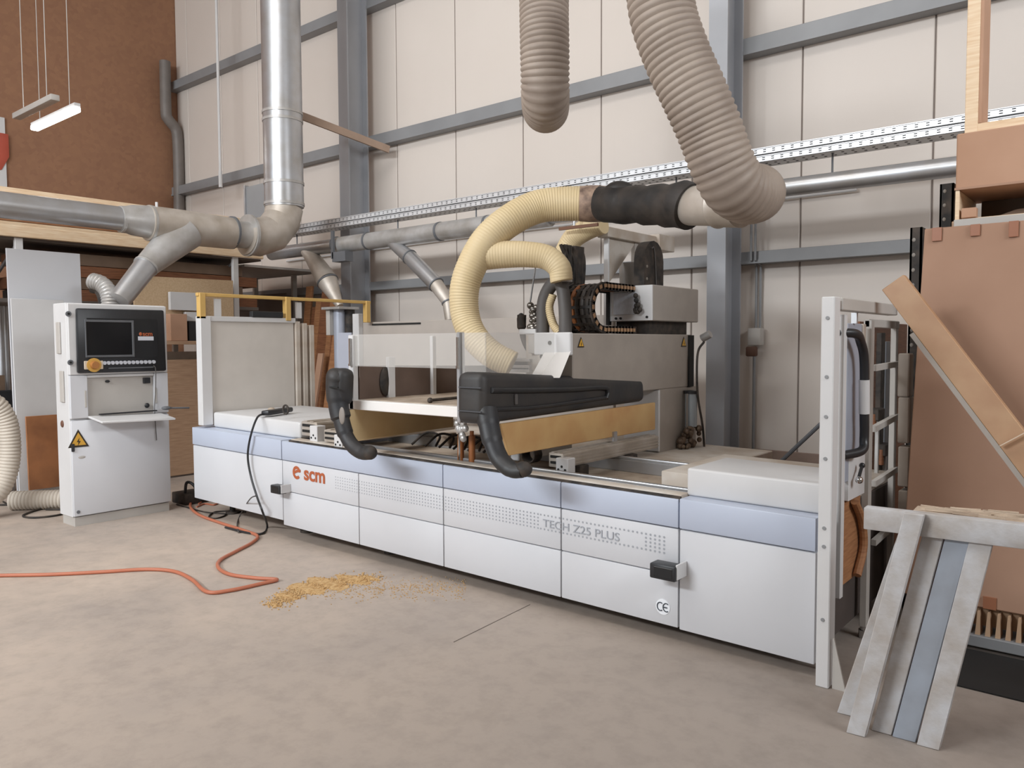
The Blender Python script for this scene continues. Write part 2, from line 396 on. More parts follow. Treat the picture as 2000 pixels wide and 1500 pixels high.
# clutter of hoses and clamps on the bed below the hood
mb = MB()
for k in range(7):
    x = -4.2+.14*k; mb.tube(spline([(x, 3.95, .76), (x+.05, 4.05, .84), (x+.14, 4.1, .82), (x+.2, 4.0, .76)], 6), .009, 8)
mb.build('air_line', BLACKD, M)
for x in (-3.52, -3.42):
    mb = MB(); mb.cyl((x, 3.75, .70), (x, 3.75, .90), .022, 14); mb.cyl((x, 3.75, .90), (x, 3.75, .93), .014, 12); mb.build('clamp_cylinder', COPPER, M)
MB().box(-3.37, -3.15, 3.9, 4.5, .74, .86, .006, 1).build('work_support', WHITE, M)
for i in range(4):
    x = -4.15+.28*i
    mb = MB(); mb.box(x, x+.14, 4.15, 4.29, .74, .80, .006, 1); mb.cyl((x+.07, 4.22, .80), (x+.07, 4.22, .83), .055, 18); mb.build('suction_cup', DUST, M)
# ---- front printing
mb = MB()
zt = lambda x, dz: dz
def dots(xa, xb, rows):
    x = xa
    while x < xb:
        f = (x+4.55)/(4.55-1.86)
        for r in rows:
            z = .486-.026*f*0 + (-.0)*f + r
            rad = .0042+.0022*f
            v = [mb.bm.verts.new((x+rad*math.cos(t), FY-.0012, z+rad*math.sin(t))) for t in [i*PI/3 for i in range(6)]]
            mb.bm.faces.new(v)
        x += .026
dots(-4.50, -2.66, [-.012+.02*k-.04 for k in range(5)])
dots(-2.66, -1.99, [-.052, .028]); dots(-1.985, -1.86, [-.052+.02*k for k in range(5)])
mb.build('dot_pattern', PRINT, M, 1)
def text_span(t):
    me = text_mesh(t, .062); xs = [v.co.x for v in me.vertices]; bpy.data.meshes.remove(me); return min(xs), max(xs)
done = ''
for word in ('TECH', 'Z25', 'PLUS'):
    done += word; a_, b_ = text_span(word); off = text_span(done)[1]-b_; done += ' '
    mb = MB(); put_text(mb, word, .062, (-2.645+off*1.18, FY-.002, .449), (1,0,0), (0,0,1), 0, 'LEFT', 1.18); mb.build('model_lettering', PRINT, M, 1)
mb = MB(); put_text(mb, 'scm', .150, (-4.875, FY-.002, .452), (1,0,0), (0,0,1), .0035, 'LEFT', 1.08)
mb.build('maker_lettering', ORANGE, M, 1)
# round emblem: open ring with a bar, like a lower-case e
mb = MB(); c = Vector((-4.965, FY-.002, .492)); ro, ri = .050, .027; pts = []
A0, A1, n = math.radians(8), math.radians(318), 28
out = [c+Vector((ro*math.cos(A0+(A1-A0)*i/n), 0, ro*math.sin(A0+(A1-A0)*i/n))) for i in range(n+1)]
inn = [c+Vector((ri*math.cos(A0+(A1-A0)*i/n), 0, ri*math.sin(A0+(A1-A0)*i/n))) for i in range(n+1)]
for i in range(n): mb.bm.faces.new([mb.bm.verts.new(q) for q in (out[i], out[i+1], inn[i+1], inn[i])])
mb.prism([c+Vector(q) for q in ((-.03,0,-.012),(.012,0,.004),(.05,0,.012),(.05,0,.028),(.0,0,.022),(-.03,0,.006))], (0,-.001,0))
mb.build('round_emblem', ORANGE, M, 1)
c = fx(1295, 1185)
mb = MB(); mb.cyl(c+Vector((0,-.001,0)), c+Vector((0,-.003,0)), .040, 28); st = mb.build('ce_sticker', mat('sticker_white', 'eef1f6', .4, var=.01), M)
mb = MB()
for cx, a0, a1 in ((-.013, 55, 305), (.02, 55, 305)):
    pa = [c+Vector((cx+.018*math.cos(math.radians(a0+(a1-a0)*i/14)), -.0045, .021*math.sin(math.radians(a0+(a1-a0)*i/14)))) for i in range(15)]
    mb.tube(pa, .0028, 6)
mb.beam(c+Vector((.004,-.0045,0)), c+Vector((.026,-.0045,0)), .004, .005)
mb.build('ce_mark', DARKP, st)
# photocell housings that stick out of the front
def photocell(x, z, s):
    mb = MB(); mb.box(x-.135*s, x+.005, FY-.115*s, FY-.035*s, z-.038*s, z+.038*s, .008, 2); o = mb.build('photocell', BLACK, M)
    MB().box(x+.0, x+.010, FY-.10*s, FY+.0, z-.03*s, z+.045*s, .002, 1).build('bracket', WHITE, o)
    MB().box(x-.11*s, x-.01, FY-.117*s, FY-.113*s, z-.024*s, z+.024*s, .001, 1).build('lens', SCREEN, o)
q = pY(1325, 1119, FY-.07); photocell(q.x, q.z, 1.0)
q = pY(551, 957, FY-.07); photocell(q.x, q.z, .85)
# ---- left end guard: panel and yellow rail
GX = -6.35
G = MB(); G.box(GX-.03, GX+.0, 3.6, 4.46, .86, 1.71, .004, 1); G = G.build('guard_panel', mat('guard_sheet', 'cfc9c2', .5, var=.03), M)
mb = MB(); mb.box(GX-.05, GX+.03, 3.50, 3.60, .80, 1.745, .006, 1); mb.build('guard_post', WHITE, G)
mb = MB(); mb.box(GX-.05, GX+.02, 3.60, 4.47, 1.70, 1.745, .004, 1); mb.build('guard_cap', WHITE, G)
for y in (4.47, 4.55, 4.63):
    MB().box(GX-.05, GX+.02, y, y+.05, .80, 1.715-(y-4.47)*.2, .004, 1).build('guard_post', CREAM, G)
Yb = MB(); Yb.box(GX-.025, GX+.02, 3.49, 5.40, 1.913, 1.943, .004, 1); Yb = Yb.build('yellow_rail', YELLOW, M)
for y in (3.50, 4.36, 5.33):
    MB().box(GX-.03, GX+.03, y, y+.055, 1.72, 1.943, .004, 1).build('rail_bracket', YELLOW, Yb)
for y in (3.66, 4.5):
    MB().box(GX-.03, GX-.005, y, y+.06, 1.745, 1.90, .003, 1).build('rail_plate', WHITE, Yb)
MB().box(GX-.02, GX+.03, 4.0, 4.33, 1.745, 1.80, .006, 1).build('guard_light', BLACK, G)
# rear guard panel (seen behind the clear hood)
q0, q1 = pY(697, 630, 5.42), pY(822, 630, 5.42)
o = MB().box(q0.x, q0.x+3.2, 5.42, 5.46, .75, q0.z, .004, 1).build('guard_wall', mat('rear_guard_paint', 'aca39b', .55, var=.04), M)
MB().box(q0.x, q0.x+.10, 5.36, 5.42, .75, q0.z+.09, .004, 1).build('guard_post', WHITE, o)
MB().box(q0.x+.25, q1.x, 5.412, 5.421, q0.z-.035, q0.z-.018).build('slot', DARKHOLE, o)
# ---- gantry
GB = MB().box(-3.06, -2.80, 4.006, 5.62, 1.155, 1.559, .006, 1).build('gantry_beam', mat('beam_paint', '9f968d', .5, var=.06), M)
MB().box(-3.08, -2.797, 3.97, 4.006, pY(1090,694,3.97).z, 1.565, .006, 1).build('beam_end_plate', WHITE, GB)
mb = MB()
for x, z in ((-2.95, 1.50), (-3.015, 1.414), (-2.865, 1.414)): mb.cyl((x, 3.972, z), (x, 3.964, z), .013, 12)
mb.build('bolt', DARKHOLE, GB)
mb = MB(); mb.prism([pY(1062,690,3.967), pY(1113,689,3.967), pY(1093,738,3.80), pY(1036,738,3.80)], (0, .012, .012)); mb.build('chute_plate', mat('chute_white', 'd6d2ce', .5, var=.01), GB)
MB().box(-2.812, -2.785, 5.555, 5.63, 1.155, 1.554).build('edge_strip', DARKHOLE, GB)
def tri_sticker(parent, ctr, nrm_x, s, name='warning_sticker'):
    mb = MB(); c = Vector(ctr)
    mb.prism([c+Vector((0,-s,-s*.8)), c+Vector((0,s,-s*.8)), c+Vector((0,0,s))], (nrm_x*.002,0,0)); o = mb.build(name, mat('sticker_black', '33291c', .5), parent)
    mb = MB(); k = .72; c2 = c+Vector((nrm_x*.0022,0,-s*.03)); mb.prism([c2+Vector((0,-s*k,-s*.8*k)), c2+Vector((0,s*k,-s*.8*k)), c2+Vector((0,0,s*k))], (nrm_x*.001,0,0)); mb.build('sticker_field', mat('sticker_yellow', 'd9a63c', .45), o)
    mb = MB(); c3 = c+Vector((nrm_x*.0036,0,-s*.25)); z = s*.42
    mb.prism([c3+Vector(q) for q in ((0,.1*s,z),(0,-.18*s,-.05*z),(0,0,-.05*z),(0,-.1*s,-z),(0,.2*s,.15*z),(0,.02*s,.15*z))], (nrm_x*.001,0,0)); mb.build('sticker_bolt', mat('sticker_black', '33291c'), o)
tri_sticker(GB, (-2.797, 4.09, 1.50), 1, .036)
tri_sticker(GB, (-2.797, 5.48, 1.50), 1, .042)
LG = MB().box(-3.08, -2.80, 5.11, 5.71, .685, 1.155, .006, 1).build('gantry_leg', mat('beam_paint', '9f968d'), M)
MB().box(-3.09, -2.794, 5.09, 5.11, .70, 1.15, .003, 1).build('leg_edge', WHITE, LG)
lx_ = -2.745; q = pX(1350, 760, lx_)
lub = MB(); lub.cyl((lx_, q.y, 1.107), (lx_, q.y, 1.13), .056, 18); lub = lub.build('lubricator', BLACK, LG)
mb = MB(); mb.cyl((lx_, q.y, .855), (lx_, q.y, 1.107), .046, 18); mb.build('glass_bowl', mat('bowl_glass', 'b9c2c8', .1, 0, .05, 8, trans=.35), lub)
mb = MB(); mb.cyl((lx_, q.y, .86), (lx_, q.y, .96), .039, 16); mb.build('oil_fill', mat('oil', '3b4650', .2), lub)
for dy in (-.06, .06):
    MB().box(lx_-.008, lx_+.008, q.y+dy-.006, q.y+dy+.006, .855, 1.11).build('bowl_rod', CHROME, lub)
mb = MB()
for i in range(30):
    p = Vector((lx_+random.uniform(-.03,.05), q.y+random.uniform(-.17,.11), .735+random.uniform(-.03,.12))); s_ = random.uniform(.012,.032)
    mb.ball(p, s_, s_, s_, 8)
mb.build('valve_cluster', mat('rusty_valve', '4d3c30', .5, .3, .2, 20, '7c6a58'), LG)
MB().cyl((-2.76, q.y+.21, 1.53), (-2.69, q.y+.21, 1.565), .032, 12).build('cable_gland', GALVD, GB)
mb = MB(); mb.tube(spline([pX(1375,668,-2.69), pX(1364,685,-2.69), pX(1361,720,-2.69), pX(1363,775,-2.69), pX(1372,830,-2.69), pX(1376,880,-2.69)], 8), .009, 8); mb.build('gantry_cable', BLACKD, M)
# electrical box on the beam
EB = MB().box(-3.155, -2.80, 5.008, 5.73, 1.656, 1.915, .006, 1).build('junction_box', mat('box_paint', 'a39b93', .5, var=.05), M)
MB().box(-3.157, -2.80, 4.995, 5.008, 1.658, 1.913, .003, 1).build('box_cover', WHITE, EB)
MB().box(-3.12, -2.93, 4.988, 4.995, 1.705, 1.866, .001, 1).build('rating_plate', PLATE, EB)
mb = MB()
for x, z in ((-3.10,1.678),(-3.06,1.678),(-2.84,1.683)): mb.cyl((x,4.997,z),(x,4.986,z),.009,10)
mb.build('screw', DARKHOLE, EB)
mb = MB()
for i in range(10): mb.ball((-2.886+random.uniform(-.03,.03), 4.96, 1.78+random.uniform(-.065,.075)), .017, .02, .02, 8)
mb.build('push_fitting', BLACKD, EB)
MB().box(-3.18, -3.157, 4.98, 5.02, 1.63, 1.93).build('box_edge', DARKHOLE, EB)
MB().box(-3.14, -2.86, 5.06, 5.65, 1.559, 1.656).build('box_stand', BLACKD, M)
# drag chain on top of the beam: links around a U that opens to the rear
def chain_path(y0, y1, zlo, zhi):
    r = (zhi-zlo)/2; zc = (zlo+zhi)/2; out = []
    n = 9
    for i in range(n): out.append((y1-(y1-y0-r)*i/n, zhi, 0))
    for i in range(9):
        t = PI/2+PI*i/8; out.append((y0+r+r*math.cos(t), zc+r*math.sin(t), t-PI/2))
    for i in range(1, n+1): out.append((y0+r+(y1-y0-r)*i/n, zlo, PI))
    return out
x0, x1 = -3.19, -2.95
cp = chain_path(4.45, 4.985, 1.590, 1.893)
mb = MB(); cb = MB()
for i, (y, z, a) in enumerate(cp):
    nx = cp[min(i+1, len(cp)-1)]; pv = cp[max(i-1, 0)]
    d = Vector((0, nx[0]-pv[0], nx[1]-pv[1])).normalized()
    mb.mi = 0
    for x in (x0, x1):
        mb.beam(Vector((x,y,z))-d*.034, Vector((x,y,z))+d*.034, .014, .05, (0,-d.z,d.y))
    mb.beam((x0,y,z), (x1,y,z), .020, .034, (0,-d.z,d.y))
    mb.mi = 1
    mb.beam(Vector((x1+.008,y,z))-d*.015, Vector((x1+.008,y,z))+d*.015, .006, .024, (0,-d.z,d.y))
CH = mb.build('drag_chain', [BLACKD, mat('chain_window_tan', 'b08a68', .6)], M)
for k in range(5):
    x = x0+.03+.042*k
    mb = MB(); mb.tube([(x, y+.004*math.sin(i), z) for i, (y, z, a) in enumerate(cp)], .020, 8); mb.build('chain_cable', COPPER if k == 1 else (GREYRUB if k % 2 else BLACKD), CH)
# stand with crossbar, gussets and two hanging drag chains
SX = -3.40
a = pX(1184, 560, SX); b = pX(1184, 452, SX)
ST = MB().box(SX-.025, SX+.02, a.y-.0, a.y+.02, 1.559, b.z, .003, 1).build('hose_stand', WHITE, M)
MB().box(SX-.05, -2.85, a.y-.02, a.y+.30, 1.52, 1.56).build('stand_base', GREYP, ST)
c0, c1 = b, pX(1302, 450, SX)
MB().box(SX-.05, SX+.05, b.y-.05, c1.y, b.z-.05, b.z+.03, .004, 1).build('stand_arm', CREAM, ST)
MB().box(SX-.08, SX+.08, pX(1272,450,SX).y, c1.y, b.z-.085, b.z+.05, .004, 1).build('arm_end', CREAM, ST)
mb = MB(); y0 = a.y+.03; mb.prism([(SX,y0,b.z-.05),(SX,y0+.40,b.z-.05),(SX,y0,b.z-.40)], (.012,0,0)); mb.build('gusset', CREAM, ST)
y2 = pX(1240, 500, SX).y; mb = MB(); mb.box(SX-.02, SX+.02, y2-.03, y2+.02, 1.54, b.z-.05, .003, 1); mb.build('stand_post', GREYP, ST)
mb = MB(); mb.prism([(SX,y2+.03,b.z-.06),(SX,y2+.30,b.z-.06),(SX,y2+.03,b.z-.52)], (.012,0,0)); mb.build('gusset', GREYP, ST)
mb = MB(); mb.cyl((SX,y0+.30,1.92),(SX,y0+.28,2.16),.065,16); mb.build('air_filter', mat('filter_grey', '8c8680', .4), ST)
def hang_chain(ya, yb, za, zb, x, wx):
    mb = MB(); n = 13; r = (yb-ya)/2
    prof = [(ya, za), (yb, za), (yb, zb-r)] + [((ya+yb)/2+r*math.cos(t*PI/8), zb-r+r*math.sin(t*PI/8)) for t in range(1, 8)] + [(ya, zb-r)]
    mb.prism([(x, y, z) for y, z in prof], (wx, 0, 0))
    mb.mi = 1
    for k in range(6):
        z = za+.05+(zb-za-.16)*k/6; mb.ball((x+wx, ya+.045, z), .004, .013, .012, 8)
    o = mb.build('hanging_chain', [BLACKD, mat('chain_hole', '8d857c', .6)], M)
    mb = MB(); mb.tube(spline([(x+wx+.006, yb-.05, za), (x+wx+.006, yb-.10, za+.15), (x+wx+.006, (ya+yb)/2, zb-.1), (x+wx+.006, ya+.1, zb-.06)], 6), .006, 6); mb.build('chain_wire', GREYRUB, o)
a, b = pX(1258, 556, -3.05), pX(1296, 474, -3.05)
hang_chain(a.y, b.y, 1.56, b.z, -3.14, .09)
a, b = pX(1102, 566, -3.45), pX(1139, 478, -3.45)
mb = MB()
for k in range(14):
    y = random.uniform(a.y+.02, b.y-.02); mb.tube(spline([(-3.47+random.uniform(-.05,.05), y, 1.57), (-3.45, y+random.uniform(-.05,.05), (a.z+b.z)/2), (-3.47, min(b.y, y+random.uniform(-.06,.06)), b.z-.02)], 6), .013, 8)
mb.box(-3.52, -3.44, b.y-.12, b.y, 1.56, b.z-.02); mb.build('hanging_chain', BLACKD, M)
# ---- spindle head with its suction hoses
HY = 4.30
def hp(x, y): return pY(x, y, HY)
HD = MB(); q = hp(1048, 655); q2 = hp(1062, 735); HD.box(q.x-.06, q2.x+.12, HY-.05, HY+.3, q2.z-.1, q.z, .008, 1); HD = HD.build('spindle_head', CREAM, M)
mb = MB()
for yy in (702, 714, 722): 
    p = hp(988, yy); r_ = hp(1048, yy); mb.box(p.x, r_.x, HY-.08, HY+.12, p.z-.012, p.z+.008, .002, 1)
mb.build('dust_shoe', WHITE, HD)
MB().box(hp(990,712).x, hp(1040,712).x, HY-.06, HY+.1, hp(990,722).z, hp(990,704).z).build('shoe_brush', GREYRUB, HD)
q, q2 = hp(1052, 675), hp(1068, 620)
mb = MB(); mb.tube(spline([hp(1102,545), hp(1078,556), hp(1062,590), hp(1060,650)], 8), rp(hp(1060,600), 13), 16); mb.build('suction_leg', GREYRUB, HD)
mb = MB(); mb.tube(spline([hp(1092,545), hp(1100,570), hp(1104,610), hp(1104,652)], 8), rp(hp(1100,600), 13), 16); mb.build('suction_leg', GREYRUB, HD)
mb = MB(); ribbed(mb, [hp(1080,575), hp(1073,600), hp(1080,632), hp(1092,650)], rp(hp(1080,600), 8), .014, .1, 14); mb.build('thin_hose', BEIGEH, HD)
mb = MB(); mb.cyl(hp(1096,533), hp(1096,551), rp(hp(1096,540), 22), 20); mb.build('hose_clip', GALVD, HD)
mb = MB()
for i in range(16):
    p = hp(1042+random.uniform(-8,8), 622+random.uniform(-26,26)); s_ = random.uniform(.012,.026); mb.ball(p, s_, s_, s_, 8)
mb.build('valve_cluster', mat('nickel', '8f8880', .3, .7, .2, 20, '3a3633'), HD)
MB().box(hp(1024,645).x, hp(1056,645).x, HY-.06, HY+.06, hp(1030,653).z, hp(1030,643).z, .003, 1).build('head_plate', WHITE, HD)
mb = MB(); pts = [hp(1019,615), hp(1019,640), hp(1024,665), hp(1036,688), hp(1052,702)]
mb.tube(spline(pts, 8), [rp(pts[0], 9)]*9+[rp(pts[0], 6)]*24, 12); mb.build('grip_handle', BLACKD, HD)
mb = MB(); mb.ball(hp(1018,625), .032, .03, .05, 14); mb.build('grip_knob', BLACK, HD)
mb = MB(); mb.tube([hp(1046,520), hp(1040,560), hp(1034,600)], .006, 8); mb.build('steel_rod', CHROME, HD)
for (xa, xb, ya, yb) in ((1047,1060,655,690),):
    MB().box(hp(xa,ya).x, hp(xb,ya).x, HY-.09, HY-.05, hp(xa,yb).z, hp(xa,ya).z, .003, 1).build('cylinder_block', GREYP, HD)
# ---- hood: frame, clear panes, side skirts, dusty top sheet
HF = 3.30
BW = mat('bright_white', 'ece8e4', .4, var=.01)
HO = MB(); HO.box(-4.10, -3.10, HF, HF+.055, 1.069, 1.131, .004, 1); HO = HO.build('hood_frame', BW, M)
MB().box(-4.104, -4.058, HF, HF+.045, 1.069, 1.555, .004, 1).build('hood_post', WHITE, HO)
MB().box(-3.118, -3.090, HF-.01, HF+.035, 1.04, 1.564, .004, 1).build('hood_post', GALV, HO)
MB().box(-4.09, -3.09, HF+.018, HF+.024, pY(800,718,HF).z, 1.56).build('clear_pane', CLEAR, HO)
MB().box(-3.08, -2.90, HF, HF+.006, 1.28, 1.56).build('clear_pane', CLEAR, HO)
MB().box(-2.906, -2.90, HF, 3.95, 1.28, 1.56).build('clear_pane', CLEAR, HO)
for xx in (-4.07, -3.104):
    mb = MB(); mb.cyl((xx, HF-.012, 1.37), (xx, HF-.012, 1.535), .009, 10); mb.cyl((xx, HF-.012, 1.355), (xx, HF-.012, 1.37), .013, 10); mb.build('gas_strut', CHROME, HO)
zA, zB = pX(700,714,-4.05), pX(893,714,-4.05); ms = (zB.z-zA.z)/(zB.y-zA.y); zs0 = zA.z+ms*(HF+.05-zA.y); zs1 = zA.z+ms*(4.86-zA.y)
SK = MB().hexa([(-4.09,HF+.05,1.13),(-4.05,HF+.05,1.13),(-4.05,4.86,1.13),(-4.09,4.86,1.13),(-4.09,HF+.05,zs0),(-4.05,HF+.05,zs0),(-4.05,4.86,zs1),(-4.09,4.86,zs1)], .003, 1).build('skirt_sheet', mat('dark_brown_sheet', '6e5c52', .7, var=.1), M)
for (px0, px1, pyb, zt_) in ((757, 770, 776, 1.41), (843, 850, 764, 1.555)):
    q0, q1 = pX(px0, pyb, -4.035), pX(px1, pyb, -4.035); MB().box(-4.05, -4.02, q0.y, q1.y, 1.13, zt_, .003, 1).build('hood_post', WHITE, SK)
q = pX(753, 745, -4.04); mb = MB(); mb.ball((-4.04, q.y, q.z), .02, .05, .10, 14); mb.build('vent', BLACKD, SK)
mb = MB(); P_ = ((-4.05,HF+.055),(-3.12,HF+.055),(-3.12,4.40),(-4.05,4.77)); mb.hexa([(x,y,1.120) for x,y in P_]+[(x,y,1.134) for x,y in P_]); TS = mb.build('dust_sheet', DUST, M)
q0, q1 = pZ(840, 782, 1.15), pZ(893, 777, 1.15); mb = MB(); mb.tube([q0, q1], .010, 8); mb.ball(q0, .018,.018,.018,8); mb.build('air_line', BLACKD, TS)
mb = MB(); X = -4.05; mb.hexa([(X-.022,3.285,.858),(X,3.285,.858),(X,4.24,.876),(X-.022,4.24,.876),(X-.022,3.255,1.069),(X,3.255,1.069),(X,4.24,1.069),(X-.022,4.24,1.069)], .004, 1); mb.build('brush_curtain', BRISTLE_LIT, M)
X = -2.79; c_ = [pX(995,890,X), pX(1280,839,X), pX(1280,786,X), pX(978,828,X)]
mb = MB(); mb.hexa([(X-.022,c_[0].y,c_[0].z),(X,c_[0].y,c_[0].z),(X,c_[1].y,c_[1].z),(X-.022,c_[1].y,c_[1].z),(X-.022,c_[3].y,c_[3].z),(X,c_[3].y,c_[3].z),(X,c_[2].y,c_[2].z),(X-.022,c_[2].y,c_[2].z)], .004, 1); mb.build('brush_curtain', BRISTLE, M)
mb = MB(); q = pX(1200, 853, -2.785); mb.box(-2.79, -2.775, q.y-.02, q.y+.02, q.z-.03, q.z+.035); mb.build('curtain_clip', GALV, M)
mb = MB()
for i in range(12): mb.ball((-3.14+random.uniform(-.04,.05), 3.36, 1.0+random.uniform(-.06,.05)), .02, .02, .023, 8)
mb.build('linkage', GALVD, M)
mb = MB(); q = pY(897, 885, 3.66); mb.box(q.x-.004, q.x+.004, 3.655, 3.665, .735, 1.1); mb.build('guide_rod', CHROME, M)
# bumpers: long rounded pads with a curved arm underneath
X = -2.78; xl = pY(896, 780, 3.15).x
mb = MB(); mb.hexa([(xl,3.12,1.060),(X,3.13,1.060),(X,4.88,1.082),(xl,4.88,1.082),(xl+.004,3.12,1.345),(X-.004,3.14,1.345),(X-.01,4.88,1.238),(xl+.01,4.88,1.238)], .045, 5)
for v in mb.bm.verts: v.co.z += .012*math.sin(PI*min(1,max(0,(v.co.y-3.12)/1.76)))*(1 if v.co.z > 1.2 else 0)
PD = mb.build('bumper_pad', [mat('pad_rubber', '222327', .55, var=.2, scale=4, hex2='36322f', bump=.15, bscale=20)], M)
mb = MB(); pts = [pX(960,762,X+.004), pX(1040,762,X+.004), pX(1120,760,X+.004), pX(1178,757,X+.004), pX(1187,765,X+.004), pX(1184,778,X+.004)]
mb.tube(spline(pts, 6), .016, 10); mb.build('pad_ridge', RUBBER, PD)
mb = MB(); pts = [pX(952,800,X+.002), pX(1050,795,X+.002), pX(1186,776,X+.002)]; mb.tube(spline(pts, 6), .012, 10); mb.build('pad_ridge', RUBBER, PD)
mb = MB(); q0, q1 = pY(897,756,3.119), pY(940,753,3.119); mb.box(q0.x, q1.x, 3.112, 3.125, q0.z-.003, q0.z+.003); q0 = pY(897,802,3.119); mb.box(q0.x, q1.x, 3.112, 3.125, q0.z-.003, q0.z+.003); mb.build('pad_seam', mat('seam_grey','4a4b4f',.5), PD)
mb = MB(); q = pX(1008,780,X+.004); mb.box(X-.004, X+.010, q.y-.012, q.y+.012, q.z-.03, q.z+.03, .004, 1); mb.build('pad_clip', GREYRUB, PD)
pts = [pY(950,800,3.20), pY(955,830,3.18), pY(963,865,3.16), pY(977,897,3.15), pY(1000,917,3.14), pY(1022,918,3.15)]
mb = MB(); mb.tube(spline(pts, 8), [.062]*8+[.058]*8+[.052]*8+[.050]*8+[.047]*8+[.046], 18, sy=.85); mb.build('bumper_arm', RUBBER, M)
mb = MB(); mb.ball(pts[-1]+Vector((0,0,.004)), .050, .045, .042, 14); mb.build('arm_foot', BLACKD, M)
A = [pY(x, y, 3.16) for x, y in ((663,722),(658,745),(660,785),(667,820),(676,850),(690,872),(708,884),(722,884))]
mb = MB(); mb.tube(spline(A, 8), [.030,.050,.060,.066,.070,.072,.072,.071]+[.070]*8+[.064]*8+[.052]*8+[.046]*8+[.046]*8+[.044]*8+[.042], 20, sy=1.0); mb.build('bumper_arm', mat('pad_rubber','222327'), M)
mb = MB(); mb.hexa([(A[2].x-.08,3.12,1.10),(A[2].x+.07,3.12,1.10),(A[2].x+.07,3.25,1.10),(A[2].x-.08,3.25,1.10),(A[0].x-.07,3.12,1.345),(A[0].x+.07,3.12,1.345),(A[0].x+.07,3.25,1.345),(A[0].x-.07,3.25,1.345)], .055, 5); B2 = mb.build('bumper_pad', mat('pad_rubber','222327'), M)
mb = MB(); q0 = pY(644,756,3.09); mb.box(q0.x, q0.x+.08, 3.085, 3.10, q0.z-.004, q0.z+.004); mb.build('pad_seam', DARKHOLE, B2)
mb = MB(); mb.ball(A[-1], .052, .045, .045, 14); mb.build('arm_foot', BLACKD, M)
q = pY(668, 812, 3.10); mb = MB(); mb.ball(q, .026, .012, .055, 14); mb.build('worn_patch', mat('worn_grey','8d857e',.7), M)
q0, q1 = pY(661,650,3.36), pY(688,720,3.36); MB().box(q0.x, q1.x, 3.355, 3.365, q1.z-.06, q0.z).build('grey_pane', BLUEG, HO)

# ================================================================== CONTROL CABINET
CX = -6.84; cy0, cy1, cxb = 2.64, 3.47, -7.12
K = thing('control_cabinet', 'white steel control cabinet with black screen panel and yellow warning triangle', 'cabinet', ((CX+cxb)/2, 3.05, 0))
def cf(x, y, o=0): return pX(x, y, CX+o)
body = MB(); z_n0, z_n1 = cf(200, 815).z, cf(200, 737).z
ny0, ny1 = cf(172, 780).y, cf(302, 780).y
body.box(cxb, CX-.03, cy0, cy1, .075, 1.845, .006, 1)
BD = body.build('cabinet_body', WHITE, K)
MB().box(cxb+.02, CX-.02, cy0+.015, cy1-.015, 0, .075).build('plinth', GREYP, K)
# lower door
DO = MB().box(CX-.03, CX, cy0+.004, cy1-.004, .085, cf(200, 818).z, .006, 2).build('cabinet_door', WHITE2, K)
mb = MB(); q = cf(153, 1000); mb.cyl(q, q+Vector((.006,0,0)), .014, 14); mb.build('door_knob', STEELD, DO)
q = cf(153, 858, .001); tri_sticker(DO, q, 1, .082)
q = cf(142, 874); mb = MB(); mb.box(CX, CX+.012, q.y-.012, q.y+.012, q.z-.035, q.z+.03, .003, 1); mb.build('door_lock', BLACK, DO)
q = cf(160, 893); mb = MB(); mb.ball(q, .003, .03, .012, 10); mb.build('door_mark', GREYP, DO)
# niche surround
zt = cf(200, 732).z
for (a, b) in ((cy0+.004, ny0), (ny1, cy1-.004)): MB().box(CX-.03, CX, a, b, z_n0+.003, zt, .004, 1).build('niche_jamb', WHITE2, K)
MB().box(CX-.03, CX, ny0, ny1, z_n1, zt, .003, 1).build('niche_lintel', WHITE, K)
MB().box(CX-.031, CX-.028, ny0, ny1, z_n0, z_n1).build('niche_panel', GREYP, K)
mb = MB(); q = cf(212, 745); mb.ball((CX-.02, q.y, q.z), .02, .02, .012, 10); mb.build('niche_latch', BLACK, K)
q = cf(288, 742); MB().box(CX-.028, CX-.005, q.y-.03, q.y+.03, q.z-.03, q.z+.02, .003, 1).build('niche_switch', BLACK, K)
q = cf(289, 792); mb = MB(); mb.ball((CX-.015, q.y, q.z), .012, .022, .022, 12); mb.build('round_socket', BLACK, K)
for x, y in ((167, 778), (304, 771)):
    q = cf(x, y); MB().box(CX, CX+.006, q.y-.008, q.y+.008, q.z-.075, q.z+.065, .002, 1).build('shelf_slot', GREYP, K)
# fold-down keyboard shelf
q0, q1 = cf(172, 812), cf(310, 806)
mb = MB(); mb.hexa([(CX,q0.y,q0.z-.02),(CX,q1.y+.02,q1.z-.02),(CX+.26,q1.y+.02,q1.z-.05),(CX+.26,q0.y-.0,q0.z-.05),(CX,q0.y,q0.z-.002),(CX,q1.y+.02,q1.z-.002),(CX+.26,q1.y+.02,q1.z-.034),(CX+.26,q0.y,q0.z-.034)], .003, 1)
SH = mb.build('keyboard_shelf', WHITE, K)
MB().box(CX+.01, CX+.04, q0.y+.08, q1.y-.03, q0.z-.0, q0.z+.012, .003, 1).build('keyboard_slot', BLACK, SH)
mb = MB(); p = cf(325, 797, .1); mb.ball(p, .03, .045, .018, 12); mb.tube([p, p+Vector((.02,.2,-.01))], .008, 8); mb.build('shelf_knob', STEELD, SH)
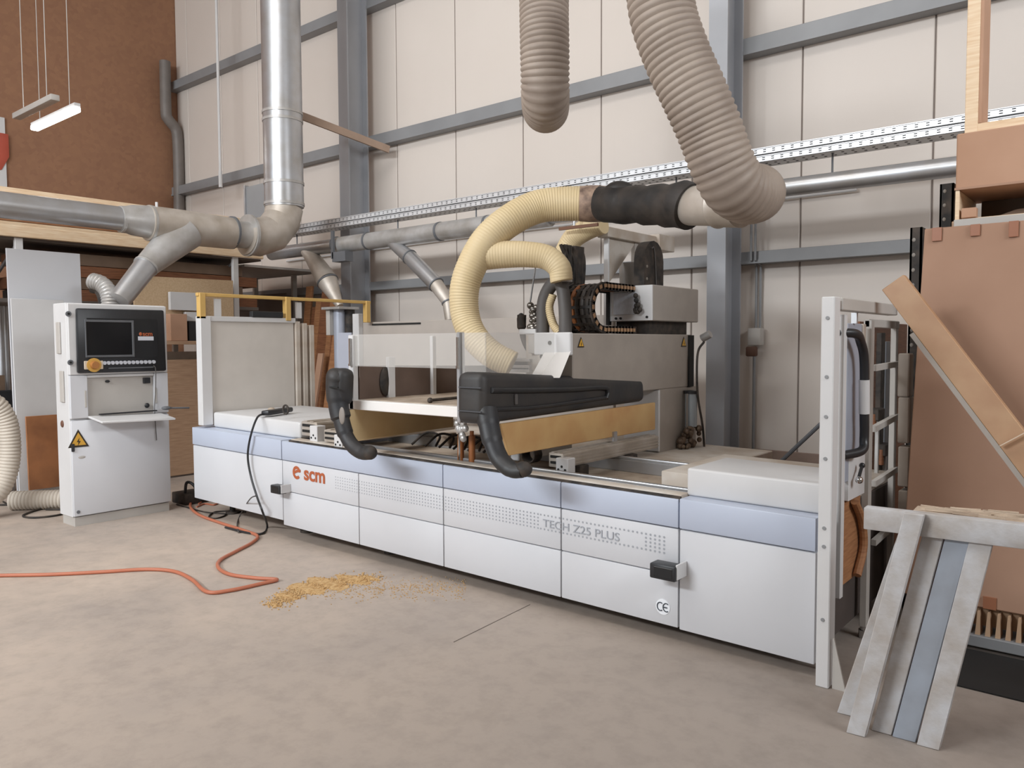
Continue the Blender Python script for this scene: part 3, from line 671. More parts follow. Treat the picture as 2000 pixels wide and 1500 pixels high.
# screen panel
def hex_from(pxs, x_in, x_out, bev=.008):
    P = [cf(*p) for p in pxs]; mb = MB()   # BL, BR, TR, TL
    mb.hexa([(x_in,P[0].y,P[0].z),(x_in,P[1].y,P[1].z),(x_in,P[2].y,P[2].z),(x_in,P[3].y,P[3].z),
             (x_out,P[0].y,P[0].z),(x_out,P[1].y,P[1].z),(x_out,P[2].y,P[2].z),(x_out,P[3].y,P[3].z)], bev, 2); return mb
UPD = MB().box(CX-.03, CX, cy0+.004, cy1-.004, zt+.004, 1.84, .006, 1).build('screen_door', WHITE, K)
SP = hex_from(((149,729),(322,724),(317,606),(146,602)), CX, CX+.035, .014).build('screen_panel', BLACK, K)
MB().box(CX+.03, CX+.037, cf(165,620).y, cf(303,620).y, cf(165,700).z, cf(165,621).z, .002, 1).build('panel_face', mat('panel_black','1c1d20',.35), SP)
fr = MB(); a, b = cf(170, 694, .04), cf(257, 630, .04); t = .018
for (y0,y1,z0,z1) in ((a.y,b.y,a.z-t,a.z),(a.y,b.y,b.z,b.z+t),(a.y-t*.6,a.y,a.z-t,b.z+t),(b.y,b.y+t,a.z-t,b.z+t)): fr.box(CX+.036, CX+.044, y0, y1, z0, z1, .002, 1)
fr.build('screen_frame', mat('frame_grey','6a6c70',.35,.3), SP)
MB().box(CX+.035, CX+.039, a.y, b.y, a.z, b.z).build('screen', SCREEN, SP)
mb = MB(); q = cf(272, 656, .04); put_text(mb, 'scm', .055, (CX+.039, q.y+.03, q.z), (0,1,0), (0,0,1), .001); mb.ball((CX+.04, q.y+.012, q.z+.016), .002, .014, .016, 10); mb.build('maker_badge', ORANGE, SP)
q, q2 = cf(270, 665, .04), cf(300, 658, .04); MB().box(CX+.036, CX+.041, q.y, q2.y, q.z, q.z+.035, .001, 1).build('name_plate', mat('plate_white','c9ccd4',.4,var=.02), SP)
q = cf(183, 713, .04)
MB().box(CX+.034, CX+.046, q.y-.075, q.y+.075, q.z-.035, q.z+.035, .004, 1).build('stop_button_base', mat('pale_plate','d6c6b0',.5), SP)
mb = MB(); mb.cyl((CX+.045,q.y,q.z), (CX+.05,q.y,q.z), .058, 22); mb.build('stop_button_ring', mat('ring_yellow','d0a24e',.5), SP)
mb = MB(); mb.cyl((CX+.05,q.y,q.z), (CX+.085,q.y,q.z), .034, 20, .030); mb.build('stop_button', mat('stop_brown','a8703c',.45), SP)
for k in range(13):
    x = 204+8.0*k; q = cf(x, 709-.18*k, .04)
    mb = MB(); mb.cyl((CX+.034,q.y,q.z), (CX+.048,q.y,q.z), .0155, 14); mb.build('push_button', mat('button_grey','c3c5cc',.4), SP)
q, q2 = cf(212, 719, .04), cf(300, 716, .04); MB().box(CX+.034, CX+.042, q.y, q2.y, q.z-.006, q.z+.004).build('button_rail', mat('frame_grey','6a6c70'), SP)
mb = MB(); mb.tube(spline([cf(300,714,.05), cf(304,722,.05), cf(304,760,.03), cf(302,800,.02), cf(306,860,.02)], 8), .004, 6); mb.build('panel_wire', GREYRUB, SP)
for x, y in ((133, 613), (137, 708)):
    q = cf(x, y); mb = MB(); mb.cyl((CX,q.y+.0,q.z), (CX+.012,q.y,q.z), .022, 16); o = mb.build('panel_lock', STEELD, K)
    mb = MB(); mb.cyl((CX+.012,q.y,q.z), (CX+.015,q.y,q.z), .010, 12); mb.build('key_slot', DARKHOLE, o)
for y in (660, 755):
    q = pY(116 if y < 700 else 123, y, cy0)
    mb = MB(); mb.box(q.x-.035, q.x+.035, cy0-.014, cy0, q.z-.13, q.z+.13, .004, 1); mb.build('cabinet_hinge', GREYP, K)
q = pY(122, 828, cy0); mb = MB(); mb.ball(q, .03, .012, .03, 12); mb.build('cable_gland', mat('rust_brown','6a4634',.6), K)

# ================================================================== LEFT DUCT, RISER AND BRANCH
DX, DZ = -7.95, 2.745
D = thing('extraction_duct', 'large silver extraction duct above the control cabinet with vertical riser and slanting branch', 'duct', (DX, 5.5, 0))
def ring(mb, p, ax, r, wd=.02):
    a = Vector(p); d = Vector(ax).normalized(); mb.tube([a-d*wd/2, a+d*wd/2], r, 32)
mb = MB(); mb.tube([(DX,1.2,DZ),(DX,3.62,DZ)], .118, 32); mb.build('duct_pipe', GALV, D)
mb = MB(); mb.tube([(DX,3.58,DZ),(DX,3.64,DZ),(DX,3.70,DZ),(DX,3.88,DZ)], [.125,.132,.15,.165], 32); mb.build('duct_reducer', GALVD, D)
mb = MB(); mb.tube([(DX,3.86,DZ-.01),(DX,4.35,DZ-.015),(DX,4.80,DZ-.02)], [.178,.180,.172], 36); mb.build('duct_tee', GALVW, D)
for y, r in ((3.60,.126),(3.88,.182),(4.80,.180)):
    mb = MB(); ring(mb, (DX,y,DZ-.01), (0,1,0), r, .025); mb.build('duct_collar', STEELD if y > 4.5 else GALVD, D)
mb = MB(); mb.tube([(DX,4.80,DZ-.02),(DX,5.0,DZ-.02)], .15, 32); mb.build('duct_pipe', GALVD, D)
el = [(DX,4.98,DZ-.02),(DX,5.12,DZ-.03),(DX-.01,5.32,DZ+.04),(DX-.02,5.46,DZ+.2),(DX-.02,5.50,DZ+.36)]
mb = MB(); mb.tube(el, .215, 32); mb.build('duct_elbow', GALVW, D, sharp=12)
mb = MB(); ring(mb, (DX,5.0,DZ-.02), (0,1,0), .235, .03); mb.build('duct_collar', GALVD, D)
mb = MB(); mb.tube([(DX-.02,5.50,DZ+.36),(DX-.02,5.50,8.19)], .225, 36); mb.build('duct_riser', GALV, D)
for z in (3.14, 3.38, 4.1, 4.19): 
    mb = MB(); ring(mb, (DX-.02,5.5,z), (0,0,1), .233, .03); mb.build('duct_collar', GALVD, D)
q0, q1 = pY(484, 366, 5.75), pY(534, 424, 5.75)
MB().box(q0.x, q0.x+.6, 5.72, 5.75, q1.z, q0.z).build('damper_plate', STEELG, D)
MB().box(q0.x-.02, q0.x+.01, 5.70, 5.76, q1.z-.02, q0.z+.02).build('damper_frame', GALV, D)
# slanting branch to the hose behind the cabinet
b0 = Vector((DX+.0,4.25,DZ-.06)); bs = [b0, pX(330,480,-7.9), pX(285,520,-7.75), pX(232,588,-7.62)]
mb = MB(); mb.tube([bs[0], bs[1], bs[2]], [.20,.165,.115], 32); mb.build('branch_cone', GALVD, D)
mb = MB(); mb.tube([bs[2], bs[3]], [.112,.10], 32); mb.build('branch_pipe', GALV, D)
mb = MB(); d = bs[3]-bs[2]; ring(mb, bs[2], d, .122, .02); mb.build('duct_collar', GALVD, D)
mb = MB(); p = [bs[3]+Vector((0,0,.06)), pX(205,562,-7.66), pX(196,575,-7.7), pX(190,610,-7.75), pX(190,700,-7.75)]
ribbed(mb, [pX(178,548,-7.9), pX(200,556,-7.8), pX(214,580,-7.72), pX(215,640,-7.7)], .075, .03, .12, 20); mb.build('branch_flex', GALVD, D)
mb = MB(); mb.tube(spline([pX(180,560,-7.95), pX(196,566,-7.9), pX(205,590,-7.85), pX(206,650,-7.85)], 8), .06, 16); mb.build('flex_sleeve', BLACKD, D)
mb = MB(); mb.tube([(DX+.06,3.93,DZ-.24),(DX+.06,3.93,DZ+.2)], .014, 8); mb.build('duct_hanger', WHITE, D)

# ================================================================== WALL DUCT with two branches
WY, WZ = 6.2, 2.70
Wd = thing('wall_duct', 'long thin galvanised duct running along the panelled back wall under the cable tray', 'duct', (-5, WY, 0))
mb = MB(); mb.tube([(-9.3,WY,WZ+.02),(-7.9,WY,WZ+.02)], .085, 28); mb.build('duct_pipe', GALV, Wd)
mb = MB(); mb.tube([(-7.9,WY,WZ+.02),(-4.6,WY,WZ+.03)], .098, 28); mb.build('duct_pipe', GALVD, Wd)
mb = MB(); mb.tube([(-4.6,WY,WZ+.03),(-.3,WY,WZ)], .070, 28); mb.build('duct_pipe', GALV, Wd)
for x in (-7.9, -7.3, -6.1, -5.4):
    mb = MB(); ring(mb, (x,WY,WZ+.025), (1,0,0), .104, .03); mb.build('duct_collar', STEELD, Wd)
b = [pY(588,480,WY), pY(612,506,WY-.02), pY(640,550,WY-.05), pY(664,598,WY-.05)]
mb = MB(); mb.tube(b[:3], [.05,.10,.135], 28); mb.build('branch_cone', GALVW, Wd)
mb = MB(); mb.tube(b[2:], [.130,.045], 28); mb.build('branch_cone', GALVW, Wd)
mb = MB(); ring(mb, b[2], b[3]-b[2], .138, .02); mb.build('duct_collar', STEELD, Wd)
b = [pY(765,474,WY), pY(800,502,WY-.03), pY(852,556,WY-.05), pY(876,590,WY-.05), pY(880,625,WY-.05), pY(882,690,WY-.05)]
mb = MB(); mb.tube(b[:3], [.06,.085,.085], 24); mb.build('branch_pipe', GALV, Wd)
mb = MB(); mb.tube(b[2:5], [.08,.07,.06], 24); mb.build('branch_elbow', GALVW, Wd)
mb = MB(); mb.tube(b[4:], [.05,.05], 20); mb.build('drop_pipe', GALVD, Wd)
for i in (1, 2, 3):
    mb = MB(); ring(mb, b[i], b[min(i+1,5)]-b[i-1], .092 if i < 3 else .078, .015); mb.build('duct_collar', STEELD, Wd)
mb = MB(); q = pY(648,470,WY-.14); mb.box(q.x-.02, q.x+.02, WY-.14, WY-.11, q.z-.22, q.z+.12); mb.box(q.x, q.x+.25, WY-.14, WY-.02, q.z-.26, q.z-.14); mb.build('duct_bracket', STEELD, Wd)
# the two things that the drop pipes serve
q = pY(665,600,5.9); U = thing('dust_valve', 'small grey suction fitting with flat flange below a tapering duct branch', 'fitting', (q.x, 5.9, q.z-.5))
mb = MB(); mb.box(q.x-.17, q.x+.16, 5.75, 6.05, q.z-.03, q.z, .003, 1); mb.build('flange', GALVD, U)
mb = MB(); mb.cyl((q.x-.02,5.9,q.z-.03), (q.x-.02,5.9,.9), .07, 20); mb.build('drop_pipe', BLUEG, U)
mb = MB(); mb.cyl((q.x+.07,5.98,q.z-.03), (q.x+.07,5.98,.9), .06, 16); mb.build('drop_hose', BLACKD, U)
MB().box(q.x-.15, q.x-.08, 5.8, 5.95, q.z-.33, q.z-.03, .003, 1).build('fitting_bracket', GREYP, U)
MB().cyl((q.x-.02,5.9,0), (q.x-.02,5.9,.9), .1, 20).build('fitting_base', GALVD, U)

# ================================================================== CABLE TRAY (two perforated channels hung side by side)
TY, TZ = 6.3, 2.965
T = thing('cable_tray', 'bright perforated metal cable tray running along the back wall above the ducts', 'cable tray', (-5, TY, TZ))
X0, X1 = -9.4, -.2
def tray(y, z, h, w_, hx, zoff):
    mb = MB(); mb.box(X0, X1, y, y+.003, z, z+h); mb.box(X0, X1, y, y+w_, z, z+.003); mb.box(X0, X1, y+w_-.003, y+w_, z, z+h); mb.box(X0, X1, y-.008, y, z+h-.005, z+h+.001)
    mb.mi = 1; x = X0+.05
    while x < X1:
        for dz in (.3, .62): mb.box(x, x+.022, y-.0016, y+.001, z+h*dz, z+h*dz+.006)
        if hx:
            for dy in (.06, .13): mb.box(x, x+.02, y+dy, y+dy+.02, z-.001, z+.001)
        x += .075
    mb.build('tray_channel', [TRAYM, DARKHOLE], T)
tray(TY, TZ, .05, .20, True, 0); tray(TY+.02, TZ+.066, .053, .20, False, 0)
for x in (-9.0, -7.0, -5.75, -4.1, -3.35, -2.0, -.6):
    mb = MB(); mb.tube([(x,TY+.1,TZ-.20),(x,TY+.1,TZ+.07)], .008, 8); mb.build('tray_hanger', STEELD, T)

# ================================================================== HOSES OVER THE GANTRY
S0 = pY(1160, 398, 4.55); S1 = pY(1350, 402, 4.35); S2 = pY(1400, 402, 4.28)
hd = dep(S2)-.45
GH = thing('ribbed_hose', 'thick grey ribbed extraction hose hanging from the roof with a sharp bend above the gantry', 'hose', pD(1440,380,hd))
hp_ = [pD(1478,377,hd+.40), pD(1474,378,hd+.15), pD(1456,377,hd), pD(1430,358,hd-.10), pD(1408,315,hd-.14), pD(1386,255,hd-.16), pD(1358,190,hd-.18), pD(1320,105,hd-.18), pD(1292,15,hd-.18), pD(1280,-130,hd-.18)]
r = rp(hp_[4], 60)
mb = MB(); ribbed(mb, hp_, r*.98, .034, .06, 40, r*1.06); mb.build('hose_body', GREYH, GH, sharp=60)
mb = MB(); ring(mb, hp_[0]+(hp_[1]-hp_[0])*.1, hp_[1]-hp_[0], r*1.03, .05); mb.build('hose_clip', GALV, GH)
# beige forked hose with its black sleeve and metal coupling
DB = dep(S0)
BH = thing('forked_hose', 'cream ribbed dust hose in a wide arc that forks down to the spindle head', 'hose', (S0.x-1, 4.6, .9))
mb = MB(); mb.tube([S1-(S1-S0)*.02, S1, S2, S2+(S2-S1)*.1, S2+(S2-S1)*.2, S2+(S2-S1)*.9], [rp(S1,37), rp(S1,38), rp(S2,39), rp(S2,44), rp(S2,41), rp(S2,41)], 36); mb.build('coupling', GALVW, BH)
mb = MB(); N_ = 14; pts = [S0+(S1-S0)*(i/N_) for i in range(N_+1)]
rad = [rp(S0, v) for v in (31,32,33,35,38,35,34,34,35,36,36,37,38,41,40)]
for i, p in enumerate(pts): p.z += .008*math.sin(i*2.1)
mb.tube(pts, rad, 30); mb.ball(pts[4]+Vector((0,0,rp(S0,24))), .10, .10, .06, 14); mb.build('black_sleeve', SLEEVE, BH)
main = [S0+(S1-S0)*.04, pD(1105,398,DB), pD(1050,404,DB), pD(1000,428,DB-.05), pD(955,465,DB-.1), pD(926,510,DB-.12), pD(908,560,DB-.12), pD(908,612,DB-.12), pD(924,655,DB-.15), pD(958,690,DB-.18), pD(1000,712,DB-.2)]
mb = MB(); ribbed(mb, main, rp(main[0], 34), .019, .035, 30, rp(main[-1], 26)); mb.build('hose_body', BEIGEH, BH, sharp=60)
br = [pD(940,500,DB-.1), pD(985,497,DB-.12), pD(1030,497,DB-.14), pD(1068,503,DB-.16), pD(1092,523,DB-.18), pD(1097,549,DB-.18)]
mb = MB(); ribbed(mb, br, rp(br[1], 28), .019, .02, 28, rp(br[-1], 22)); mb.build('hose_branch', BEIGEH, BH, sharp=60)
mb = MB(); e = main[0]; mb.tube([e+(main[1]-e)*.55, e+(main[1]-e)*.25, e, e-(main[1]-e)*.4], [rp(e,v) for v in (34,35.5,35.5,33)], 28); mb.build('hose_tape', mat('tape_tan','a98f7c',.5,var=.2,scale=20,hex2='6d5a50'), BH)
q0, q1 = pY(1148, 447, 5.2), pY(1104, 492, 5.2)
SHh = thing('short_hose', 'short cream hose stub hanging below the black sleeve', 'hose', q1)
mb = MB(); ribbed(mb, [q0+Vector((.14,0,.03)), q0, (q0+q1)/2+Vector((-.03,0,.02)), q1], rp(q0,21), .019, .03, 24); mb.build('hose_body', BEIGEH, SHh)
mb = MB(); mb.box(q0.x-.16, q0.x+.2, 5.03, 5.05, q0.z-.015, q0.z+.008); mb.build('hose_strap', mat('rust_strap','6b4630',.6), SHh)
mb = MB(); mb.tube([q0+Vector((-.02,-.16,.0)), q0+Vector((-.02,-.16,.2))], .01, 8); mb.build('strap_rod', GALV, SHh)
# loop of grey hose hanging from the roof
HH = thing('hanging_hose', 'grey ribbed hose loop hanging from above in the middle of the back wall', 'hose', pD(1065, 205, 5.0))
pts = [pD(1062,-150,4.75), pD(1062,-20,4.75), pD(1064,110,4.75), pD(1065,190,4.85), pD(1066,212,5.15), pD(1068,170,5.5), pD(1070,60,5.6), pD(1070,-200,5.6)]
mb = MB(); ribbed(mb, pts, rp(pD(1065,200,4.95),45), .032, .07, 36); mb.build('hose_body', GREYH, HH, sharp=60)

# ================================================================== CEILING LAMPS, PIPES AND SMALL WALL THINGS
LM = emit('lamp_glow', (1.0, .97, .92, 1), 14)
a = pD(150, 213, 9.6); L_ = thing('strip_lamp', 'lit white strip lamp hanging in front of the brown chipboard wall', 'lamp', a)
b = a+Vector((-1.35,0,0)); mb = MB(); mb.beam(a, b, .10, .06, (0,0,1), .015); mb.build('lamp_tube', LM, L_)
mb = MB(); mb.beam(a+Vector((.02,0,.05)), b+Vector((-.02,0,.05)), .07, .04); mb.build('lamp_housing', WHITE, L_)
for t in (.15, .85):
    p = a+(b-a)*t; mb = MB(); mb.tube([p+Vector((0,0,.06)), Vector((p.x,p.y,ZC))], .005, 6); mb.build('lamp_cord', GREYP, L_)
a = pD(108, 190, 9.0); b = a+Vector((-1.2,0,0)); mb = MB(); mb.beam(a, b, .10, .07, (0,0,1), .01); o = mb.build('strip_lamp', GREYP)
tag(o, 'unlit strip lamp hanging nearest the top left corner above the lit one', 'lamp')
mb = MB(); p = (a+b)/2; 
for t in (.2, .8): p = a+(b-a)*t; mb.tube([p, (p.x, p.y, ZC)], .005, 6)
c_ = mb.build('lamp_cord', GREYP, o)
mb = MB(); mb.tube(spline([pX(322,120,-13.25), pX(324,215,-13.25), pX(328,232,-13.25), pX(343,252,-13.25), pX(347,275,-13.25), pX(349,330,-13.25), pX(350,430,-13.25)], 5), .09, 16)
tag(mb.build('downpipe', mat('pipe_grey','77706b',.5), sharp=50), 'grey downpipe with an offset bend in the corner of the chipboard wall', 'pipe')
q = pY(431, 366, 6.6); mb = MB(); mb.tube([(q.x,6.6,ZC),(q.x,6.6,q.z)], .022, 8)
o = mb.build('suspension_rod', WHITE); tag(o, 'thin white vertical rod hanging in front of the back wall left of the riser', 'rod')
mb = MB(); mb.tube([(q.x,6.6,q.z-.0),(q.x,6.6,q.z+.25)], .03, 8); mb.build('rod_sleeve', WHITE, o)
mb = MB(); mb.beam(pY(578,222,5.75), pY(760,292,6.93), .03, .09, (0,0,1)); tag(mb.build('timber_brace', mat('brace_wood','a58d7b',.7)), 'thin brown timber brace slanting from the duct riser to the wall girt', 'brace')
q = pY(1478, 662, 7.04); o = thing('wall_socket', 'grey wall socket box with brown plug and conduit on the panel wall', 'socket', q-Vector((0,0,.3)))
MB().box(q.x-.06, q.x+.06, 6.97, 7.07, q.z-.06, q.z+.10, .01, 2).build('socket_box', GREYP, o)
MB().box(q.x-.06, q.x+.04, 6.92, 6.98, q.z-.16, q.z-.07, .015, 2).build('plug', mat('plug_brown','5b3d2e',.6), o)
for dx in (-.018, .022):
    mb = MB(); mb.tube([(q.x+dx,7.06,q.z+.1),(q.x+dx,7.06,2.2),(q.x+dx,6.93,2.24),(q.x+dx,6.93,2.9)], .011, 8); mb.build('conduit', STEELG, o)
mb = MB(); mb.tube([(q.x-.03,7.06,.3),(q.x-.03,7.06,q.z-.1)], .014, 8); mb.build('conduit', STEELG, o)
mb = MB(); mb.tube([pY(560,510,7.06), pY(900,464,7.06), (-2,7.06,pY(900,464,7.06).z)], .014, 8); tag(mb.build('wall_conduit', WHITE), 'thin pale conduit pipe fixed along the back wall just below the wall duct', 'conduit')
mb = MB(); a, b = pY(1500, 925, 6.2), pY(1605, 826, 6.2); a = b+(a-b)*((b.z-.012)/(b.z-a.z)); mb.tube([a, b+(b-a)*.03], .016, 8); tag(mb.build('steel_prop', STEELD), 'thin dark steel prop leaning diagonally behind the right end of the machine', 'prop')
# banner on the left wall, cut by the photo's edge
c = pX(-10, 330, -13.38)
o = thing('wall_banner', 'white banner with red lettering on the chipboard wall at the left edge', 'banner', c)
z1, z0 = pX(0, 228, -13.38).z, pX(0, 365, -13.38).z; yr = pX(12, 300, -13.38).y
MB().box(-13.41, -13.39, yr-3.2, yr, z0, z1).build('banner_sheet', WHITE, o)
zc = pX(5, 300, -13.38).z; yb_ = pX(6, 300, -13.38).y; mb = MB()
mb.tube([(-13.385, yb_, zc+.3), (-13.385, yb_, zc-.02), (-13.385, yb_-.08, zc-.18), (-13.385, yb_-.22, zc-.22)], .085, 10, sy=.15, ref=(1,0,0)); mb.build('banner_letter', mat('red_print','b5523f',.5), o)

# ================================================================== LEFT STORAGE RACK AND WHAT IS ON IT
RX = -8.6
R = thing('storage_rack', 'tall storage rack with light timber front beam behind the control cabinet', 'rack', (-9.0, 4.0, 0))
MB().box(RX-.05, RX, 1.6, 5.62, 2.555, 2.665, .004, 1).build('rack_beam', PINE, R)
MB().box(RX-1.0, RX-.95, 1.6, 5.62, 2.555, 2.665, .004, 1).build('rack_beam', PINE, R)
MB().box(RX-1.0, RX-.06, 1.6, 5.62, 2.53, 2.555).build('shelf', mat('shelf_dark','6a625c',.7), R)
MB().box(RX-1.0, RX+.22, 3.4, 5.3, 1.50, 1.54, .003, 1).build('shelf', PLY, R)
for x in (RX-.08, RX-.95):
    for y in (1.9, 2.88, 5.22):
        MB().box(x, x+.05, y, y+.07, 0, 2.55, .003, 1).build('upright', WHITE if x > -9 else GREYP, R)
R2 = thing('storage_rack', 'second rack added back to back behind the timber topped one to shade the wall', 'rack', (-10.2, 4.2, 0))  # rack, with its deck and pack, added to shade the back wall
MB().box(-10.75, -9.1, 5.66, 6.93, 2.50, 2.53).build('shade_deck', mat('shade_deck_grey','b5aea8',.6), R2)
MB().box(-10.75, RX-1.06, 1.6, 5.64, 2.50, 2.555, .003, 1).build('shelf', mat('shelf_dark','6a625c'), R2)
MB().box(-10.75, RX-1.06, 1.6, 5.64, 1.60, 1.64, .003, 1).build('shelf', mat('shelf_dark','6a625c'), R2)
for x in (-10.72, RX-1.13):
    for y in (1.7, 5.5, 6.8): MB().box(x, x+.05, y, y+.07, 0, 2.50, .003, 1).build('upright', GREYP, R2)  # uprights of the rack added for shade
MB().box(-10.70, RX-1.2, 2.0, 5.4, 2.56, 2.98, .004, 1).build('shade_pack', PLY, R2)
for y in (2.88, 5.22):
    mb = MB(); mb.beam((RX-.06,y+.03,2.5), (RX-.93,y+.03,2.1), .02, .03); mb.build('rack_brace', STEELG, R)
def panel(nm, lab, cat, m, y0, y1, z0, z1, x, th=.02, lean=0., group=None):
    mb = MB(); mb.hexa([(x-th,y0,z0),(x,y0,z0),(x,y1,z0),(x-th,y1,z0),(x-th-lean,y0,z1),(x-lean,y0,z1),(x-lean,y1,z1),(x-th-lean,y1,z1)], .002, 1)
    return tag(mb.build(nm, m), lab, cat, group)
def lx(x, y, X=RX): return pX(x, y, X)
# stacked timber on the rack's top, piled higher to shade the back wall
for k in range(14):
    z = 2.665+.062*(k//2); x = RX-.18-.42*(k % 2)
    if k % 2 == 0 and k > 3: x = RX-.40
    o = MB().box(x-.36 if k % 2 else x-.2, x, 1.7+.1*(k % 3), 5.55-.07*(k % 4), z, z+.058, .003, 1).build('timber_and_shade_board', (PINE, PLY, MWOOD, PINE)[k % 4])
    tag(o, 'timber board in the stack on top of the storage rack, piled high for shade', 'board', 'boards on top of the rack')
# shelf and dark boards added for the shade under the rack's deck
MB().box(RX-.95, RX-.10, 1.95, 5.6, 1.92, 1.96, .003, 1).build('shelf', mat('shelf_dark','6a625c'), R)
for k in range(8):
    z = 1.96+.125*(k//2); x = RX-.16-.36*(k % 2)
    o = MB().box(x-.34, x, 2.97+.05*(k % 3), 5.62-.10*(k % 4), z, z+.12, .003, 1).build('timber_and_shade_board', (DWOOD, BLACKD, mat('board_brown','75604f',.7), DWOOD)[k % 4])
    tag(o, 'dark board standing in for the shade on the upper shelf under the rack top', 'board', 'shade boards under the rack top')
q0, q1 = pY(457, 580, 6.5), pY(562, 625, 6.5)
o = MB().box(q0.x, q1.x, 6.48, 6.5, .02, q0.z, .003, 1).build('dark_board', mat('dark_sheet','5a504a',.7)); tag(o, 'dark brown sheet standing against the back wall behind the yellow rail', 'board')
x = -8.58; zb = 1.542; q1 = lx(455, 548, x)
mb = MB(); mb.prism([(x,lx(262,600,x).y,zb),(x,q1.y,zb),(x,q1.y,q1.z),(x,lx(300,540,x).y,lx(300,540,x).z),(x,lx(262,563,x).y,lx(262,563,x).z)], (-.025,0,0)); tag(mb.build('chipboard_sheet', CHIP), 'tan chipboard sheet with a cut corner standing on the rack shelf', 'board')
x = -8.50
o = MB().box(x-.05, x, lx(333,600,x).y, lx(389,600,x).y, lx(360,606,x).z, lx(360,571,x).z, .003, 1).build('white_board', WHITE); tag(o, 'upper white board standing on the rack right of the control cabinet', 'board')
o = MB().box(x-.05, x, lx(363,640,x).y, lx(389,640,x).y, lx(360,627,x).z, lx(360,609,x).z, .003, 1).build('white_board', WHITE); tag(o, 'small white board above a black box on the rack shelf', 'board')
o = MB().box(x-.07, x+.02, lx(367,640,x).y, lx(389,640,x).y, 1.541, lx(370,628,x).z, .003, 1).build('black_box', BLACK); tag(o, 'small black box on the rack shelf beside the brown carton', 'box')
x = -8.44
o = MB().box(x-.12, x, lx(333,640,x).y, lx(366,640,x).y, 1.541, lx(350,613,x).z, .004, 1).build('carton', CARD2); tag(o, 'small brown carton on the rack shelf right of the control cabinet', 'box')
panel('plywood_sheet', 'tall plywood sheet standing below the rack shelf right of the control cabinet', 'board', PLY, lx(300,900).y, lx(398,900).y, .02, 1.33, -8.52, .02)
panel('plywood_sheet', 'grey plywood sheet standing just behind the tall plywood sheet under the shelf', 'board', mat('grey_ply','8a7a6c',.7), lx(300,900).y, lx(420,900).y, .02, 1.42, -8.62, .02)
# lower dark stuff in the rack
panel('dark_board', 'dark board leaning under the storage rack left of the white sheet', 'board', mat('board_brown','75604f',.7), 2.2, 2.85, .02, 1.2, -8.95, .02)
for k, (xp, nm) in enumerate(((4, 0), (13, 1))):
    q = lx(xp, 700, -9.1); mb = MB(); mb.cyl((-9.1, q.y, 0), (-9.1, q.y, 1.9), .035, 14)
    o = mb.build('steel_pipe', GALV); tag(o, ('steel pipe standing upright at the far left edge under the rack', 'second upright steel pipe from the left edge under the rack')[k], 'pipe')
q = lx(8, 760, -8.9); mb = MB(); mb.box(-8.95, -8.85, q.y-.1, q.y+.1, .6, 1.05, .01, 1); tag(mb.build('dark_post', BLACK), 'short black post at the far left edge above the ribbed hose', 'post')
# white tall sheet with brown board leaning in front of it
xw = -8.30
q0, q1 = pX(34, 950, xw), pX(176, 950, xw); zt_ = pX(100, 490, xw).z
panel('white_sheet', 'tall white sheet leaning upright behind the control cabinet', 'board', WHITE2, q0.y, q1.y, .02, zt_, xw, .02, .06)
q0, q1 = pX(38, 950, xw+.06), pX(140, 950, xw+.06)
panel('white_sheet', 'shorter white sheet leaning in front of the tall one left of the cabinet', 'board', WHITE, q0.y, q1.y, .05, pX(100, 585, xw+.06).z, xw+.06, .02, .04)
q0, q1 = pX(55, 900, xw+.12), pX(116, 900, xw+.12)
panel('brown_board', 'short rust brown board leaning against the white sheets left of the cabinet', 'board', mat('rust_board','a87048',.7,var=.08,hex2='8f5f3f'), q0.y, q1.y, pX(80,955,xw+.12).z+.0, pX(80,812,xw+.12).z, xw+.12, .02, .02)
# grey ribbed floor hose at the left edge
q = pZ(5, 975, .1)
FH = thing('floor_hose', 'cream ribbed dust hose standing at the left edge and lying along the floor', 'hose', (q.x, q.y, 0))
X = -7.75
pts = [pX(-40,780,X), pX(-8,790,X), pX(14,825,X), pX(20,880,X), pX(12,930,X), pX(-8,965,X), pX(-45,985,X)]
mb = MB(); ribbed(mb, pts, rp(pts[3],18), .03, .10, 28); mb.build('hose_body', mat('cream_hose','c9bfb2',.6,var=.06), FH, sharp=60)
mb = MB(); a, b = pZ(22, 978, .085), pZ(122, 975, .085); ribbed(mb, [a, (a+b)/2, b, b+(b-a)*.5], .085, .03, .10, 24); o = mb.build('floor_hose', mat('cream_hose','c9bfb2'), sharp=60); tag(o, 'cream ribbed hose lying flat on the floor behind the control cabinet', 'hose')

